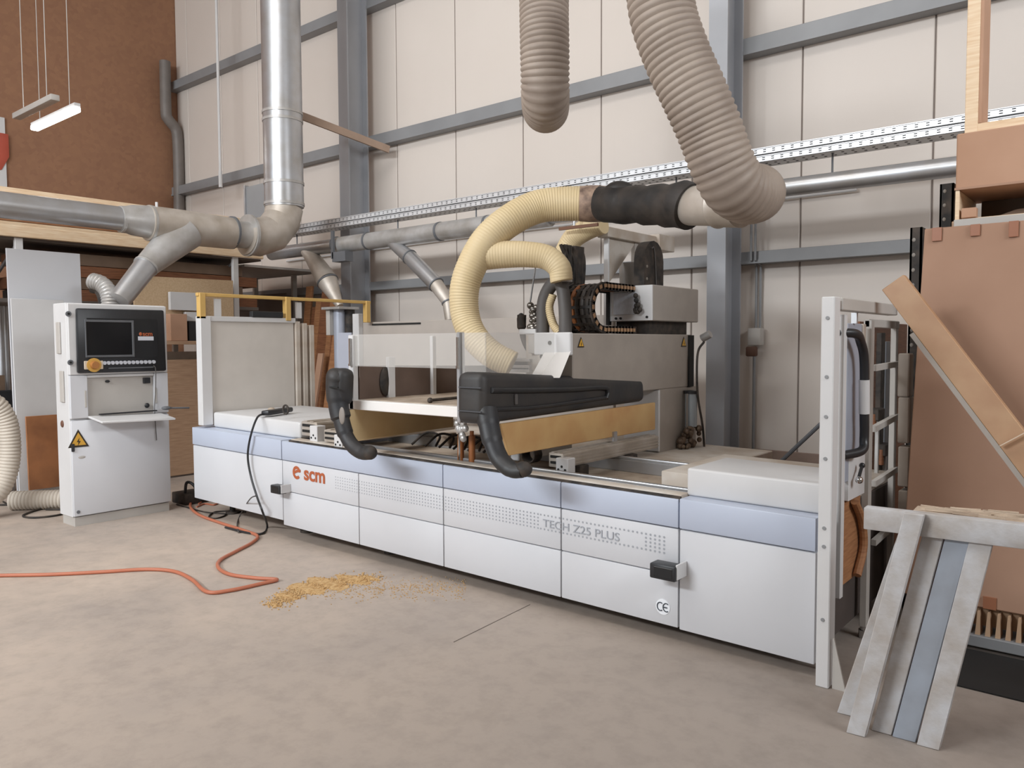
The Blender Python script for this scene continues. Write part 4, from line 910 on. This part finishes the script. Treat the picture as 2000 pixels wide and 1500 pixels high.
# ================================================================== PLANKS AGAINST THE BACK WALL
pl = [(588,600,560,MWOOD,0),(598,607,600,DWOOD,1),(604,622,585,MWOOD,2),(614,634,570,DWOOD,3),(628,646,590,MWOOD,4),(640,664,600,DWOOD,5),(606,616,690,CARD2,6),(634,650,655,MWOOD,7)]
labs = ['narrow light plank leaning leftmost in the row of planks behind the machine', 'dark narrow plank second from left behind the machine', 'light wide plank third from left behind the machine', 'tall dark plank in the middle of the row behind the machine', 'brown plank leaning right of the tall dark plank', 'dark wide plank at the right end of the row of planks', 'pale short offcut standing in front of the planks', 'short brown offcut in front of the right planks']
for (x0, x1, yt, m, k) in pl:
    Yp = 6.45-.05*k if k < 6 else 6.0
    a, b, t = pY(x0, 800, Yp), pY(x1, 800, Yp), pY((x0+x1)/2, yt, Yp+.15)
    s = -.04+.015*(k % 5)
    mb = MB(); mb.hexa([(a.x,Yp-.15,0),(b.x,Yp-.15,0),(b.x,Yp-.12,0),(a.x,Yp-.12,0),(a.x+s,Yp+.15,t.z),(b.x+s,Yp+.15,t.z),(b.x+s,Yp+.18,t.z),(a.x+s,Yp+.18,t.z)], .002, 1)
    tag(mb.build('timber_plank', m), labs[k], 'plank', 'planks leaning behind the machine')

# ================================================================== RIGHT GUARD FRAME
GX2 = -1.10
GF = thing('guard_frame', 'white upright steel guard frame with swing panel at the right end of the machine', 'guard', (GX2, 3.9, 0))
def gx(x, y): return pX(x, y, GX2)
mb = MB(); mb.box(-1.105, -1.05, 3.42, 3.50, 0, 1.69, .004, 1); po = mb.build('frame_post', WHITE, GF)
mb = MB()
for z in (.3, .62, .70, 1.0, 1.18, 1.35, 1.6): mb.cyl((-1.078,3.423,z), (-1.078,3.416,z), .008, 10)
mb.build('bolt', STEELG, po)
MB().box(-1.10, -1.05, 3.53, 4.46, 1.635, 1.69, .004, 1).build('frame_bar', GREYP, GF)
mb = MB(); mb.box(-1.10, -1.075, 3.65, 3.69, .33, 1.62, .003, 1); mb.build('gate_post', WHITE, GF)
mb = MB(); mb.box(-1.105, -1.09, 3.53, 3.62, .05, 1.64); mb.build('frame_web', mat('web_grey','8f8a85',.5), GF)
mb = MB(); mb.hexa([(-1.04,3.44,0),(-.985,3.44,0),(-.985,3.45,0),(-1.04,3.45,0),(-1.04,3.44,.22),(-1.035,3.44,.22),(-1.035,3.45,.22),(-1.04,3.45,.22)]); mb.build('foot_plate', GREYP, GF)
a, b = gx(1656, 635), gx(1690, 955)
GP = MB().box(-1.125, -1.105, 3.80, 4.06, .84, 1.585, .003, 1).build('swing_panel', BLUEG, GF)
MB().box(-1.128, -1.10, 3.84, 4.10, .745, .95, .003, 1).build('latch_plate', WHITE, GF)
MB().box(-1.128, -1.098, 4.02, 4.07, .95, 1.585, .003, 1).build('panel_edge', CREAM, GP)
MB().box(-1.128, -1.098, 3.72, 3.755, .80, 1.57, .003, 1).build('panel_edge', CREAM, GP)
mb = MB(); mb.box(-1.115, -1.09, 3.88, 3.90, 1.585, 1.635); mb.build('hanger_eye', GALV, GP)
HX = GX2+.045
hpz = [pX(x, y, HX) for x, y in ((1660,650),(1671,652),(1681,668),(1688,705),(1688,800),(1688,855),(1683,880),(1670,892))]
hpz[0].x = GX2-.01; hpz[-1].x = GX2-.01
mb = MB(); mb.tube(spline(hpz, 10), .021, 16); HN = mb.build('pull_handle', BLACK, GF)
u, v = pX(1688,742,HX), pX(1688,808,HX); mb = MB(); mb.tube([u, v], .024, 16); mb.build('handle_sleeve', WHITE, HN, label='white sleeve on the black handle')
mb = MB(); u, v = gx(1671,908), gx(1663,936); mb.tube([(GX2+.03,u.y,u.z),(GX2+.03,v.y,v.z)], .008, 8); mb.ball((GX2+.03,u.y,u.z), .014,.014,.014,10); mb.build('latch_lever', BLACK, GF)
mb = MB(); mb.ball((GX2+.035,v.y,v.z), .018,.018,.018,12); mb.build('lever_knob', CHROME, GF)
for zz in (.80, 1.0, 1.1):
    MB().box(-1.125, -1.09, 3.70, 3.74, zz, zz+.05, .002, 1).build('hinge', STEELD, GF)
# ladder-like steel frame with rungs next to it
LR = thing('ladder_rack', 'grey steel rack with slanting rungs between the guard frame and the cardboard sheets', 'rack', (-1.1, 4.4, 0))
MB().box(-1.12, -1.085, 4.12, 4.17, .06, 1.605, .003, 1).build('rack_post', GREYP, LR)
MB().box(-1.13, -1.10, 4.66, 4.70, 0, 1.605, .003, 1).build('rack_post', GREYP, LR)
MB().box(-1.125, -1.095, 4.12, 4.70, 1.57, 1.61, .003, 1).build('rack_bar', GREYP, LR)
for (x0,y0,x1,y1) in ((1706,719,1760,710),(1706,838,1762,810),(1706,945,1762,910),(1706,1060,1745,1025)):
    a, b = gx(x0,y0), gx(x1,y1); mb = MB(); mb.beam(a, (GX2, 4.70, b.z), .025, .03); mb.build('rung', GREYP, LR)
mb = MB(); mb.cyl((-1.10,4.15,0), (-1.10,4.15,.04), .03, 14); mb.cyl((-1.10,4.145,.04), (-1.10,4.145,.07), .02, 12); mb.build('rack_foot', CHROME, LR)
# things inside the rack: dark bars, brown boards, clamps
ins = [('steel_bar', BLACKD, -1.26, 4.88, .0, 1.55, 'dark steel bar standing nearest the left inside the ladder rack', 'bar'),
       ('steel_bar', STEELD, -1.27, 5.03, .0, 1.5, 'grey steel bar standing in the middle inside the ladder rack', 'bar'),
       ('steel_bar', BLACKD, -1.26, 5.18, .0, 1.45, 'dark steel bar standing at the back inside the ladder rack', 'bar')]
for nm, m, x, y, z0, z1, lab, cat in ins:
    o = MB().box(x, x+.03, y, y+.08, z0, z1, .003, 1).build(nm, m); tag(o, lab, cat, 'bars inside the ladder rack')
o = MB().box(-1.40, -1.37, 4.95, 6.1, .002, 1.62, .003, 1).build('brown_board', DWOOD); tag(o, 'dark brown wooden board standing behind the ladder rack', 'board')
o = MB().box(-1.14, -1.118, 3.70, 4.10, .34, .74, .003, 1).build('wooden_board', MWOOD); tag(o, 'short brown board standing behind the guard frame latch', 'board')
mb = MB(); mb.tube(spline([(-1.095,3.92,.735),(-1.095,4.04,.62),(-1.095,4.08,.48),(-1.095,3.98,.36)], 8), .02, 10); tag(mb.build('wooden_hook', MWOOD), 'curved brown wooden strip below the guard frame latch', 'strip')
for k, (y, z) in enumerate(((4.78, 1.08), (4.95, .86))):
    o = thing('bar_clamp', ('upper dark bar clamp hanging inside the ladder rack', 'lower dark bar clamp hanging inside the ladder rack')[k], 'clamp', (-1.22, y, z-.5), 'clamps in the ladder rack')
    MB().box(-1.23, -1.21, y-.01, y+.01, z-.5, z, .002, 1).build('clamp_bar', GALVD, o)
    MB().box(-1.25, -1.19, y-.08, y+.04, z-.03, z+.04, .006, 1).build('clamp_jaw', BLACKD, o)
    MB().cyl((-1.22,y-.07,z-.08), (-1.22,y-.07,z+.01), .014, 12).build('clamp_handle', DWOOD, o)

# ================================================================== CARDBOARD, RACK AND BOXES ON THE RIGHT
CY = 4.42
tl, lb = pY(1806,447,CY), pY(1774,1000,CY)
zt2, zb2 = tl.z, .20
th = .09
Cp = thing('cardboard_pack', 'large brown cardboard wrapped sheet pack leaning upright at the right edge', 'cardboard', (0, CY, zb2))
mb = MB(); mb.hexa([(lb.x-.015,CY-.06,zb2),(1.1,CY-.06,zb2),(1.1,CY-.06+th,zb2),(lb.x-.015,CY-.06+th,zb2),(tl.x,CY,zt2),(1.1,CY,zt2),(1.1,CY+th,zt2),(tl.x,CY+th,zt2)], .004, 1); mb.build('cardboard_sheet', CARD, Cp)
for (x, y0, y1) in ((1830,440,470),(1905,436,460),(1980,432,462)):
    q0, q1 = pY(x-9,y0,CY-.006), pY(x+9,y1,CY-.009); mb = MB(); mb.box(q0.x, q1.x, CY-.012, CY-.004, q1.z, zt2, .001, 1); mb.build('tape_strip', TAPE, Cp)
q0, q1 = pY(1920,1165,CY-.07), pY(1945,1197,CY-.07); MB().box(q0.x, q1.x, CY-.068, CY-.055, zb2, q0.z).build('tape_strip', TAPE, Cp)
# grey foam edge protectors at its left edge
for k, (y0, y1) in enumerate(((690,775),(775,865),(870,950),(955,1010))):
    q0, q1 = pY(1758,y0,CY+.04), pY(1776,y1,CY+.04)
    o = MB().box(q0.x, q1.x+.005, CY+.0, CY+.10, q1.z, q0.z, .006, 1).build('foam_protector', mat('grey_foam','9d9389',.9))
    tag(o, ('topmost grey foam block on the left edge of the cardboard pack','second grey foam block from the top on the cardboard pack edge','third grey foam block from the top on the cardboard pack edge','lowest grey foam block on the left edge of the cardboard pack')[k], 'foam block', 'foam edge protectors')
# wavy fibre packing below the pack, on a grey steel beam
mb = MB(); xa, xb = pY(1886,1240,CY-.08).x, 1.1; x = xa
mb.box(xa, xb, CY-.02, CY+.10, .10, .20)
while x < xb:
    mb.hexa([(x,CY-.10,.075),(x+.022,CY-.10,.075),(x+.022,CY-.02,.075),(x,CY-.02,.075),(x+.006,CY-.08,.185),(x+.016,CY-.08,.185),(x+.016,CY-.02,.185),(x+.006,CY-.02,.185)]); x += .042
tag(mb.build('egg_crate_packing', FOAM), 'tan egg crate packing strip below the cardboard pack', 'packing')
MB_ = MB().box(xa-.02, 1.1, CY-.12, CY+.14, .02, .075, .004, 1).build('steel_beam', STEELG); tag(MB_, 'grey steel beam on the floor under the egg crate packing', 'beam')
o = MB().box(xa-.06, 1.1, 3.80, CY-.13, .001, .008, .002, 1).build('shadow_sheet', mat('shadow_black','1d1b1a',.9)); tag(o, 'flat black sheet painting the shadow on the floor in front of the grey steel beam', 'shadow')  # shadow by the beam, laid on the floor as a black sheet
# rack with black perforated uprights behind the cardboard
RR = thing('pallet_rack', 'pallet rack with black perforated uprights behind the cardboard pack', 'rack', (.2, 4.9, 0))
def upright(x0, x1, y, zt):
    o = MB(); o.box(x0, x1, y, y+.012, 0, zt); o.box(x0, x0+.01, y, y+.09, 0, zt); o.box(x1-.01, x1, y, y+.09, 0, zt); o = o.build('rack_upright', BLACKD, RR)
    mb = MB(); z = .2
    while z < zt-.03: mb.ball(((x0+x1)/2-.01, y-.001, z), .009, .003, .011, 8); z += .08
    mb.build('upright_holes', mat('hole_grey','8d8780',.6), o)
qa, qb = pY(1778,445,4.62), pY(1801,445,4.62); upright(qa.x, qb.x, 4.62, qa.z)
qa, qb = pY(1836,360,5.1), pY(1863,360,5.1); upright(qa.x, qb.x, 5.1, qa.z)
zs = pY(1900,432,4.8).z
MB().box(-.84, 1.2, 4.68, 4.74, zs-.10, zs-.0, .003, 1).build('rack_beam', GREYP, RR)
MB().box(-.86, 1.2, 4.74, 5.6, zs-.04, zs, .003, 1).build('shelf', PLY, RR)
MB().box(1.14, 1.2, 4.7, 5.6, 0, 2.5, .003, 1).build('rack_upright', BLACKD, RR)
# open crate and big carton above it
Yc = 4.78
q0, q1 = pY(1868,262,Yc), pY(1866,372,Yc)
z1c, z0c = q0.z, q1.z
o = thing('cardboard_box', 'big brown cardboard box on top of the rack at the right edge', 'box', (0, 5.1, z0c))
MB().box(q1.x, 1.1, Yc, Yc+.55, z0c, z1c, .006, 1).build('box_body', CARD2, o)
MB().box(q1.x-.004, 1.1, Yc-.005, Yc+.0, z0c, z0c+.012).build('box_seam', CARD, o)
# open shelf box below: sides, back, floor
q2 = pY(1875,430,Yc)
o = thing('open_crate', 'open pale wooden crate below the big cardboard box at the right edge', 'crate', (0, 5.1, zs))
MB().box(q1.x, q1.x+.02, Yc, Yc+.5, zs, z0c-.002, .002, 1).build('crate_wall', PINE, o)
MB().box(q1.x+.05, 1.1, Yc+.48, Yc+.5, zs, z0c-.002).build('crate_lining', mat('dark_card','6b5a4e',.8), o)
MB().box(q1.x+.03, 1.1, Yc+.02, Yc+.48, zs, zs+.018, .002, 1).build('crate_floor', PINE, o)
MB().box(q1.x+.03, q1.x+.10, Yc, Yc+.05, zs+.018, zs+.07, .003, 1).build('crate_block', CARD2, o)
mb = MB(); mb.hexa([(q1.x+.15,Yc+.1,zs+.02),(1.0,Yc+.1,zs+.02),(1.0,Yc+.4,zs+.02),(q1.x+.2,Yc+.4,zs+.02),(q1.x+.25,Yc+.2,zs+.07),(1.0,Yc+.2,zs+.10),(1.0,Yc+.35,zs+.10),(q1.x+.3,Yc+.35,zs+.07)], .02, 2); tag(mb.build('folded_sheet', mat('grey_brown_sheet','8c7665',.7)), 'crumpled grey brown sheet lying in the open crate', 'sheet')
# pale timber frame on top of the carton
o = thing('pine_crate', 'pale pine crate frame standing on the big cardboard box at the top right', 'crate', (0, 4.95, z1c))
a = pY(1886,250,Yc+.08); b = pY(1912,250,Yc+.08)
MB().box(a.x, b.x, Yc+.05, Yc+.09, z1c, z1c+.75, .003, 1).build('crate_post', PINE, o)
MB().box(b.x-.004, 1.05, Yc+.05, Yc+.25, z1c, z1c+.05, .003, 1).build('crate_rail', PINE, o)
MB().box(b.x, b.x+.015, Yc+.05, Yc+.25, z1c+.05, z1c+.75, .003, 1).build('crate_wall', CARD2, o)
# diagonal board leaning in front
a = pY(1722,566,4.02); b = pY(2000,935,3.98)
d = (b-a).normalized(); e = b+(b-a)*((b.z-.03)/(a.z-b.z))
a = a; perp = Vector((d.z,0,-d.x)).normalized()
if perp.x < 0: perp = -perp
wdt = .115
mb = MB(); a2 = a; mb.hexa([a2, a2+perp*wdt, a2+perp*wdt+Vector((0,.05,0)), a2+Vector((0,.05,0)), e, e+perp*wdt, e+perp*wdt+Vector((0,.05,0)), e+Vector((0,.05,0))], .003, 1)
lo = min(v.co.z for v in mb.bm.verts); 
o = mb.build('leaning_board', mat('laminate_brown','b3906f',.5,var=.05,hex2='a67f60')); tag(o, 'long brown board leaning diagonally across the cardboard pack', 'board')
if wloc(o).z < .001: o.location.z += .002-wloc(o).z
mb = MB(); sdn = -perp; mb.hexa([a+sdn*.022+d*.25, a+d*.25-perp*.0005, a+d*.25-perp*.0005+Vector((0,.045,0)), a+sdn*.022+d*.25+Vector((0,.045,0)), e+sdn*.022-d*.08, e-perp*.0005-d*.08, e-perp*.0005-d*.08+Vector((0,.045,0)), e+sdn*.022-d*.08+Vector((0,.045,0))]); mb.build('board_edge', mat('edge_grey','a49b92',.6), o, label='grey edging strip')
q = pY(1962,866,3.96); mb = MB(); mb.beam(q-perp*.02+Vector((0,-.004,0)), q+perp*.09+Vector((0,-.004,0)), .004, .02, (0,1,0)); mb.build('tape_strip', mat('clear_tape','d8c3ad',.3), o)

# ================================================================== SAWHORSES
zT = .86
A = pZ(1687,991,zT); Bp = pZ(2000,1026,zT); dh = (Bp-A); dh.z = 0; dh.normalize(); nh = Vector((dh.y,-dh.x,0))
if nh.y > 0: nh = -nh
SHs = thing('sawhorse', 'weathered grey timber sawhorse in the right foreground with its beam in front', 'sawhorse', (A.x+.3, A.y, 0), 'nested sawhorses')
L2 = 1.05; bw, bh = .055, .085
mb = MB(); mb.beam(A+Vector((0,0,-bh/2))-nh*(bw/2), A+dh*L2+Vector((0,0,-bh/2))-nh*(bw/2), bw, bh, (0,0,1), .004); mb.build('sawhorse_beam', GWOOD, SHs)
SH2 = thing('sawhorse', 'second sawhorse nested behind, with a rough splintered beam', 'sawhorse', (A.x+.4, A.y+.1, 0), 'nested sawhorses')
mb = MB(); c0 = A+dh*.16-nh*(bw+.07); n = 14; P = []
mb.beam(c0+Vector((0,0,-.04)), c0+dh*.9+Vector((0,0,-.04)), .11, .07)
for k in range(60):
    t = random.uniform(0,.88); s_ = random.uniform(-.05,.05); ln = random.uniform(.05,.16); q = c0+dh*t+nh*s_+Vector((0,0,-.005+random.uniform(0,.012)))
    mb.beam(q, q+dh*ln+Vector((0,0,random.uniform(-.004,.004))), random.uniform(.006,.014), .012)
mb.build('sawhorse_beam', ROUGHW, SH2)
def leg(par, px0, py0, px1, py1, off, wd, m, z_top):
    # top and lower points on the plane parallel to the beam at distance 'off' behind its front; splayed to the floor
    P0 = A - nh*off; nrm = nh
    def onp(x, y, P): d = ray(x, y); return CP + d*((P-CP).dot(nrm)/d.dot(nrm))
    t = onp(px0, py0, P0); b = onp(px1, py1, P0+nh*.04); dd = b-t; e = t+dd*((t.z-.0)/(t.z-b.z))
    tt = t - dd.normalized()*0
    mb = MB(); hw = dh*(wd/2); th_ = nh*.038
    mb.hexa([e-hw-th_, e+hw-th_, e+hw, e-hw, tt-hw-th_, tt+hw-th_, tt+hw, tt-hw], .003, 1)
    mb.build('sawhorse_leg', m, par)
leg(SHs, 1785, 1004, 1703, 1315, -.042, .068, GWOOD, 0)
leg(SHs, 1918, 1052, 1850, 1315, .02, .075, GWOOD, 0)
leg(SH2, 1824, 1040, 1752, 1315, .035, .072, GWOOD, 0)
leg(SH2, 1872, 1046, 1800, 1315, .03, .080, mat('blue_grey_timber','99a0ab',.7,var=.1,hex2='8b8f96'), 0)
leg(SH2, 1772, 1040, 1700, 1250, .12, .06, GWOOD, 0)
leg(SHs, 1850, 1050, 1776, 1315, .12, .05, DWOOD, 0)

# ================================================================== THINGS ON THE FLOOR AND ON THE MACHINE
def floor_tube(nm, lab, cat, pts, r, m, n=8, per=8):
    P = [pZ(x, y, r) for x, y in pts]; mb = MB(); mb.tube(spline(P, per), r, n); return tag(mb.build(nm, m, sharp=60), lab, cat)
floor_tube('air_hose', 'orange air hose snaking across the concrete floor in front of the cabinet', 'hose', [(-60,1126),(0,1124),(100,1122),(200,1117),(285,1112),(340,1116),(375,1132),(405,1156),(450,1153),(510,1140),(541,1132),(500,1129),(450,1122),(427,1109),(430,1094),(462,1076),(492,1060),(503,1047),(480,1037),(430,1021),(390,1006),(372,990),(378,976),(400,974)], .012, ORANGEH, 10)
floor_tube('orange_cable', 'short loose orange cable bunched beside the machine foot left of its end', 'cable', [(384,990),(400,984),(418,986),(425,980),(400,978),(388,984)], .008, ORANGEH)
floor_tube('black_cable', 'black cable coiled on the floor left of the control cabinet', 'cable', [(-20,985),(5,986),(60,984),(115,980),(100,988),(60,1000),(45,1008),(70,1011),(118,1005),(130,996),(90,995)], .009, BLACKD)
floor_tube('black_cable', 'dark cable lying close behind the coiled cable under the hose', 'cable', [(2,978),(30,990),(75,990),(120,986)], .007, BLACKD)
floor_tube('black_cable', 'loose black cable loops on the floor between cabinet and machine', 'cable', [(345,985),(400,1000),(440,1004),(425,1012),(408,1010),(420,1000),(455,998),(480,1000)], .007, BLACKD)
q = pZ(352, 985, 0); o = thing('power_plug_box', 'black power distribution box with plugs on the floor beside the cabinet', 'box', (q.x, q.y, 0))
MB().box(q.x-.16, q.x+.1, q.y-.0, q.y+.24, 0, .10, .01, 2).build('box_body', BLACKD, o)
mb = MB(); mb.tube(spline([(q.x,q.y+.05,.1),(q.x+.02,q.y+.06,.2),(q.x+.08,q.y+.1,.17),(q.x+.12,q.y+.14,.03)], 6), .014, 8); mb.build('plug_lead', BLACK, o)
# hand controller on the left cover with its cable
zc = .925
q = pZ(535, 806, zc)
HC = thing('hand_controller', 'black handheld controller lying on the white left end cover of the machine', 'controller', q)
a, b = pZ(517,810,zc), pZ(566,803,zc)
mb = MB(); mb.beam(a+Vector((0,0,.012)), b+Vector((0,0,.016)), .075, .04, (0,0,1), .012); mb.build('controller_body', BLACK, HC)
mb = MB(); c = pZ(558,800,zc+.05); mb.tube([c+Vector((.035*math.cos(t), .0, .035*math.sin(t)-.0)) for t in [i*2*PI/16 for i in range(17)]], .008, 8); mb.build('controller_ring', BLACKD, HC)
mb = MB(); c = pZ(530,800,zc+.03); mb.ball(c, .03,.03,.02,10); mb.build('controller_knob', DUST, HC)
P = [pZ(518,808,zc), pY(503,815,3.54), pY(490,850,3.45), pY(484,890,3.45), pY(490,930,3.45), pY(502,970,3.44), pY(513,1000,3.42), pZ(522,1028,.01), pZ(512,1042,.01), pZ(480,1040,.01), pZ(440,1030,.01)]
mb = MB(); mb.tube(spline(P, 10), .0085, 8); mb.build('controller_cable', BLACK, HC)
P = [pY(501,968,3.45), pY(488,975,3.40), pZ(470,1004,.02), pZ(463,1024,.01), pZ(466,1040,.01)]
mb = MB(); mb.tube(spline(P, 8), .005, 8); tag(mb.build('thin_cable', GREYRUB), 'thin grey cable hanging in front of the left end of the machine', 'cable')
# sawdust
mb = MB(); rs = random.Random(3)
path = [(536,1182,.03),(560,1165,.07),(600,1150,.11),(640,1140,.12),(690,1132,.10),(725,1130,.05)]
def blob(c, rx, ry, h):
    n = 12; ctr = mb.bm.verts.new(c+Vector((0,0,h))); rg = []
    for ring_ in (.55, 1.0):
        rg.append([mb.bm.verts.new(c+Vector((rx*ring_*math.cos(t)*rs.uniform(.8,1.15), ry*ring_*math.sin(t)*rs.uniform(.8,1.15), h*(1-ring_)*rs.uniform(.5,1.1)+.0006))) for t in [2*PI*i/n for i in range(n)]])
    for i in range(n):
        mb.bm.faces.new([ctr, rg[0][i], rg[0][(i+1)%n]]); mb.bm.faces.new([rg[0][i], rg[1][i], rg[1][(i+1)%n], rg[0][(i+1)%n]])
for (x, y, r) in path: blob(pZ(x, y, 0), r*1.6, r*.7, .008)
for i in range(1500):
    k = rs.random()*(len(path)-1); i0 = int(k); f = k-i0; p = [path[i0][j]*(1-f)+path[i0+1][j]*f for j in range(3)]
    c = pZ(p[0]+rs.gauss(0,14), p[1]+rs.gauss(0,5), 0); s_ = rs.uniform(.002,.006)
    mb.box(c.x-s_, c.x+s_, c.y-s_*.6, c.y+s_*.6, 0.0003, .0003+s_*1.2)
for i in range(700):
    c = pZ(rs.uniform(640,900), rs.gauss(1150,8)+ (0), 0); c = pZ(rs.uniform(620,910), 0+1136+rs.gauss(14,10), 0); s_ = rs.uniform(.0015,.004)
    mb.box(c.x-s_, c.x+s_, c.y-s_*.6, c.y+s_*.6, 0.0003, .0003+s_)
tag(mb.build('sawdust', SAW), 'patch of swept yellow sawdust on the concrete floor in front of the machine', 'sawdust', kind='stuff')
